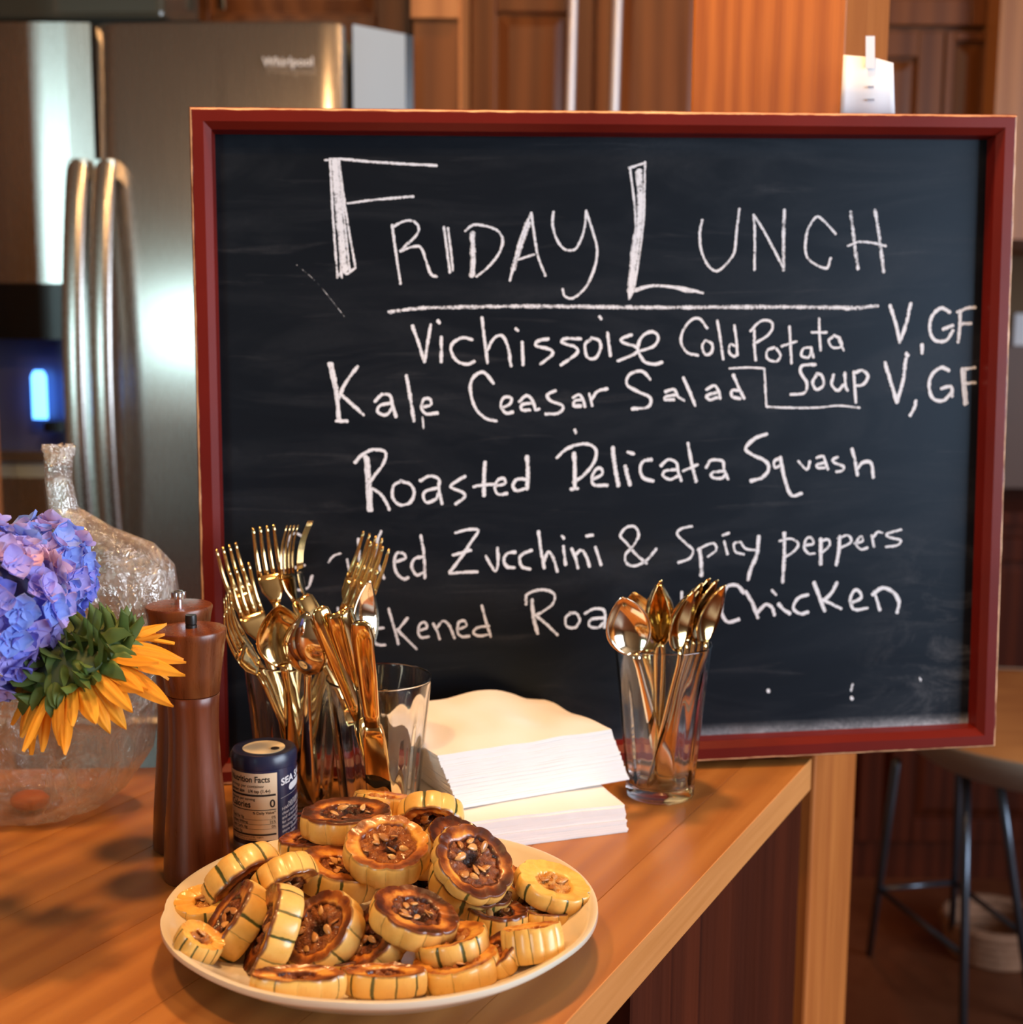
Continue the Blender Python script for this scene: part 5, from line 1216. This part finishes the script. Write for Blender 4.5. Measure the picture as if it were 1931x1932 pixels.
# ------------------------------------------------------------------ back wall cabinets
YC = 3.02
def X_at(px, py, y): return at_y(px, py, y).x
def Z_at(px, py, y): return at_y(px, py, y).z
def cabinet_door(root, ox, x0, x1, z0, z1, y, mat, handle=None, fw=.055):
    """frame and recessed raised panel, separate rails"""
    th = .02
    fr = MB(); fr.box((x0-ox, y-th, z0), (x0-ox+fw, y, z1)); fr.box((x1-ox-fw, y-th, z0), (x1-ox, y, z1)); fr.box((x0-ox+fw, y-th, z0), (x1-ox-fw, y, z0+fw)); fr.box((x0-ox+fw, y-th, z1-fw), (x1-ox-fw, y, z1))
    o = bevel(fr.build('door', mat, root), .003, 2)
    p = MB(); a, c, d, e_ = x0-ox+fw, x1-ox-fw, z0+fw, z1-fw; m = .028
    p.box((a, y-.006, d), (c, y-.002, e_))
    p.add([(a+.006, y-.006, d+.006), (c-.006, y-.006, d+.006), (c-.006, y-.006, e_-.006), (a+.006, y-.006, e_-.006), (a+m, y-.014, d+m), (c-m, y-.014, d+m), (c-m, y-.014, e_-m), (a+m, y-.014, e_-m)], [(4,5,6,7),(0,1,5,4),(1,2,6,5),(2,3,7,6),(3,0,4,7)])
    p.build('door_panel', mat, o)
    return o
def bar(root, door_o, ox, px, py, y, z0, z1, rr=.0095, lean=0.0):
    x_ = X_at(px, py, y)-ox
    b = MB().tube([(x_-lean, y, z0), (x_, y, (z0+z1)/2), (x_+lean, y, z1)], rr, 16)
    for zz in (z0+.10, z1-.10): b.tube([(x_, y, zz), (x_, y+.045, zz)], .006, 8)
    return b.build('bar_handle', M_satin, door_o, True, 40)
# tall cabinet between refrigerator and post
xa, xb, xm, xe = X_at(884, 100, YC), X_at(1060, 100, YC), X_at(1120, 100, YC), X_at(1375, 100, YC)
tall = thing('tall_cabinet', (xa, 0, 0), 'tall reddish-brown pantry cabinet with two long bar handles behind the board', 'cabinet')
MB().box((0, YC+.001, .08), (xe-xa, 3.595, 2.699)).build('body', M_cab, tall)
MB().box((0, YC+.04, 0), (xe-xa, 3.59, .08)).build('plinth', M_dark, tall)
zt = Z_at(900, 40, YC)
d1 = cabinet_door(tall, xa, xa+.006, xm-.003, .10, zt+.07, YC, M_cab)
d2 = cabinet_door(tall, xa, xm+.003, xe-.006, .10, zt+.30, YC, M_cab)
cabinet_door(tall, xa, xa+.006, xm-.003, zt+.085, 2.66, YC, M_cab)
bar(tall, d1, xa, 1076, 100, YC-.065, 1.0, 2.35, lean=.010); bar(tall, d2, xa, 1160, 100, YC-.065, 1.0, 2.35, lean=.010)
# filler cabinet beside and above the refrigerator
YE = 2.50
xs0, xs1 = X_at(781, 120, YE), X_at(866, 120, YE)
side = thing('filler_cabinet', (xs0, 0, 0), 'brown upright cabinet end between the refrigerator and the pantry cabinet', 'cabinet')
MB().box((0, YE, 0), (xs1-xs0, 3.010, 2.699)).build('body', M_cab, side)
MB().box((-.004, YE-.014, Z_at(800, 37, YE)), (xs1-xs0, YE-.0005, Z_at(800, 37, YE)+.2)).build('top_rail', M_cabL, side)
MB().box((xs1-xs0, YE+.01, .01), (xs1-xs0+.004, YC-.03, 2.69)).build('lit_side', M_cabL, side)  # thin lighter sheet; window light on this side is put into its colour
upx0 = -1.3
up = thing('upper_cabinet', (upx0, 0, 0), 'wide wooden cabinet above the refrigerator with a small chrome pull', 'cabinet')
MB().box((0, 2.64, FH+.004), (xs0-upx0-.004, 3.595, 2.699)).build('body', M_cab, up)
xk = X_at(421, 8, 2.60)
dd_ = cabinet_door(up, upx0, xk-.10, xs0-.01, FH+.012, 2.68, 2.64, M_cab, fw=.07)
cabinet_door(up, upx0, xk-.75, xk-.106, FH+.012, 2.68, 2.64, M_cab, fw=.07)
MB().tube([(xk-upx0, 2.595, Z_at(421, 19, 2.595)), (xk-upx0, 2.595, Z_at(421, 19, 2.595)+.16)], .0075, 12).build('door_pull', M_chrome, dd_, True)
# cabinets right of the post
xr0, xr1, xr2, xr3 = X_at(1560, 100, YC), X_at(1793, 100, YC), X_at(1873, 100, YC), X_at(1884, 100, YC-.1)
zs = Z_at(1750, 57, YC)
rc = thing('wall_cabinet', (xr0, 0, 0), 'honey-brown wall cabinet with panelled doors right of the post', 'cabinet')
MB().box((0, YC+.001, 1.30), (xr2-xr0, 3.595, 2.699)).build('body', M_cab, rc)
cabinet_door(rc, xr0, xr0+.01, xr1-.02, 1.31, zs-.006, YC, M_cab)
cabinet_door(rc, xr0, xr1-.016, xr2-.004, 1.31, zs-.006, YC, M_cab, fw=.02)
cabinet_door(rc, xr0, xr0+.01, xr2-.004, zs+.006, 2.66, YC, M_cab)
zb_ = max(Z_at(1928, 452, YC-.10), 1.30)
lc = thing('end_cabinet', (xr3, 0, 0), 'light oak cabinet end at the right edge of the photo', 'cabinet')
MB().box((0, YC-.10, zb_), (.8, 3.595, 2.699)).build('body', M_cabL, lc)
# splashback zone and base cabinets
sb = MB().box((xr0-.02, 3.50, .902), (3.39, 3.56, 1.295)).build('splashback', simple('brown_splashback', (.13, .055, .03), .5)); tag(sb, 'dark brown wall panelling under the wall cabinets at the right', 'panel')
ob = thing('wall_outlet', (X_at(1924, 622, 3.49), 3.49, Z_at(1924, 622, 3.49)), 'small white wall plate at the right edge beside the board', 'outlet')
bevel(MB().box((-.016, -.004, -.042), (.06, .009, .042)).build('cover_plate', M_paper, ob), .003)
base = thing('base_cabinet', (xe+.01, 0, 0), 'dark base cabinets along the rear wall behind the stool', 'cabinet')
bx = xe+.01; YB = 3.06
MB().box((0, YB+.001, .0), (3.38-bx, 3.59, .87)).build('body', M_dark, base)
MB().box((0, YB-.02, .871), (3.38-bx, 3.49, .90)).build('worktop', M_dark, base)
for k in range(6): cabinet_door(base, bx, bx+.01+k*.42, bx+.41+k*.42, .10, .84, YB, M_dark)
# left wooden upright at the photo's left edge
xl_ = X_at(-8, 700, 2.20)
lu = MB().box((-.16, 0, 0.001), (0, .012, 2.69)).build('wooden_upright', M_cabL); lu.location = (xl_, 2.19, 0); tag(lu, 'thin orange wooden upright at the extreme left edge', 'panel')

# ------------------------------------------------------------------ bar stool
M_seat = simple('seat_beige_rim', (0.36, 0.32, 0.26), .6)
M_seatw = wood('seat_wood', (0.55, 0.25, 0.08), (0.40, 0.16, 0.05), 1.5, .5, 'x')
M_leg = simple('dark_steel_leg', (0.10, 0.12, 0.15), .28, Metallic=.8)
stc = V((1.01, 2.36, 0)); zs_ = .618
stool = thing('bar_stool', stc, 'round stool with a tan top, pale rim and thin metal legs at the right edge', 'stool')
MB().lathe([(.0001, zs_+.012), (.26, zs_+.014), (.318, zs_+.004), (.322, zs_), (.0001, zs_)], 56).build('seat', M_seatw, stool, True, 50)
MB().lathe([(.0001, zs_-.105), (.16, zs_-.098), (.25, zs_-.074), (.315, zs_-.030), (.336, zs_-.002), (.335, zs_+.003), (.322, zs_-.0005), (.0001, zs_-.0005)], 56).build('seat_shell', M_seat, stool, True, 50)
feet = [at_z(1640, 1802, 0), at_z(1816, 2010, 0), at_z(1950, 1930, 0), at_z(1795, 1792, 0)]
tops = [at_z(1692, 1436, zs_-.075), at_z(1824, 1462, zs_-.085), at_z(1885, 1462, zs_-.085), at_z(1812, 1425, zs_-.085)]
for a, c in zip(tops, feet):
    c = V((c.x, c.y, .002)); MB().tube([a-stc, (a+c)/2-stc, c-stc], [.0085, .0080, .0075], 12).build('leg', M_leg, stool, True)
ringp = []
for i in range(len(feet)):
    order = [0, 1, 2, 3]
mids = [tops[i].lerp(feet[i], .62) for i in (0, 1, 2, 3)]
for i, j in ((0, 3), (3, 2), (0, 1)):
    MB().tube([mids[i]-stc, mids[j]-stc], .0055, 8).build('footrest', M_leg, stool, True)
# woven basket on the floor
t = NT('woven_basket'); co = t.coord(); br_ = t.node('ShaderNodeTexBrick'); t.set(br_, 'Vector', t.mapping(co, (1, 1, 1))); t.set(br_, 'Scale', 28); n1 = t.noise(co, 40, 3)
t.P(Base_Color=t.mix(n1, (.20, .09, .045), (.36, .19, .11)), Roughness=.8); t.bump(n1, .6, .004); M_bas = t.m
bc = at_z(1905, 1838, 0); bc.y += .10
bas = thing('floor_basket', (bc.x, bc.y, 0), 'low pinkish-tan basket on the floor beyond the stool legs', 'basket')
b = MB(); n_ = 28
for k in range(5):
    z = .010+k*.016; rr = .085+.004*k; b.tube([(rr*cos(2*pi*i/n_), rr*sin(2*pi*i/n_), z) for i in range(n_+1)], .0125, 8)
b.build('woven_wall', M_bas, bas, True)
MB().lathe([(.0001, .003), (.083, .003), (.083, .008), (.0001, .008)], 28).build('bottom', M_bas, bas)
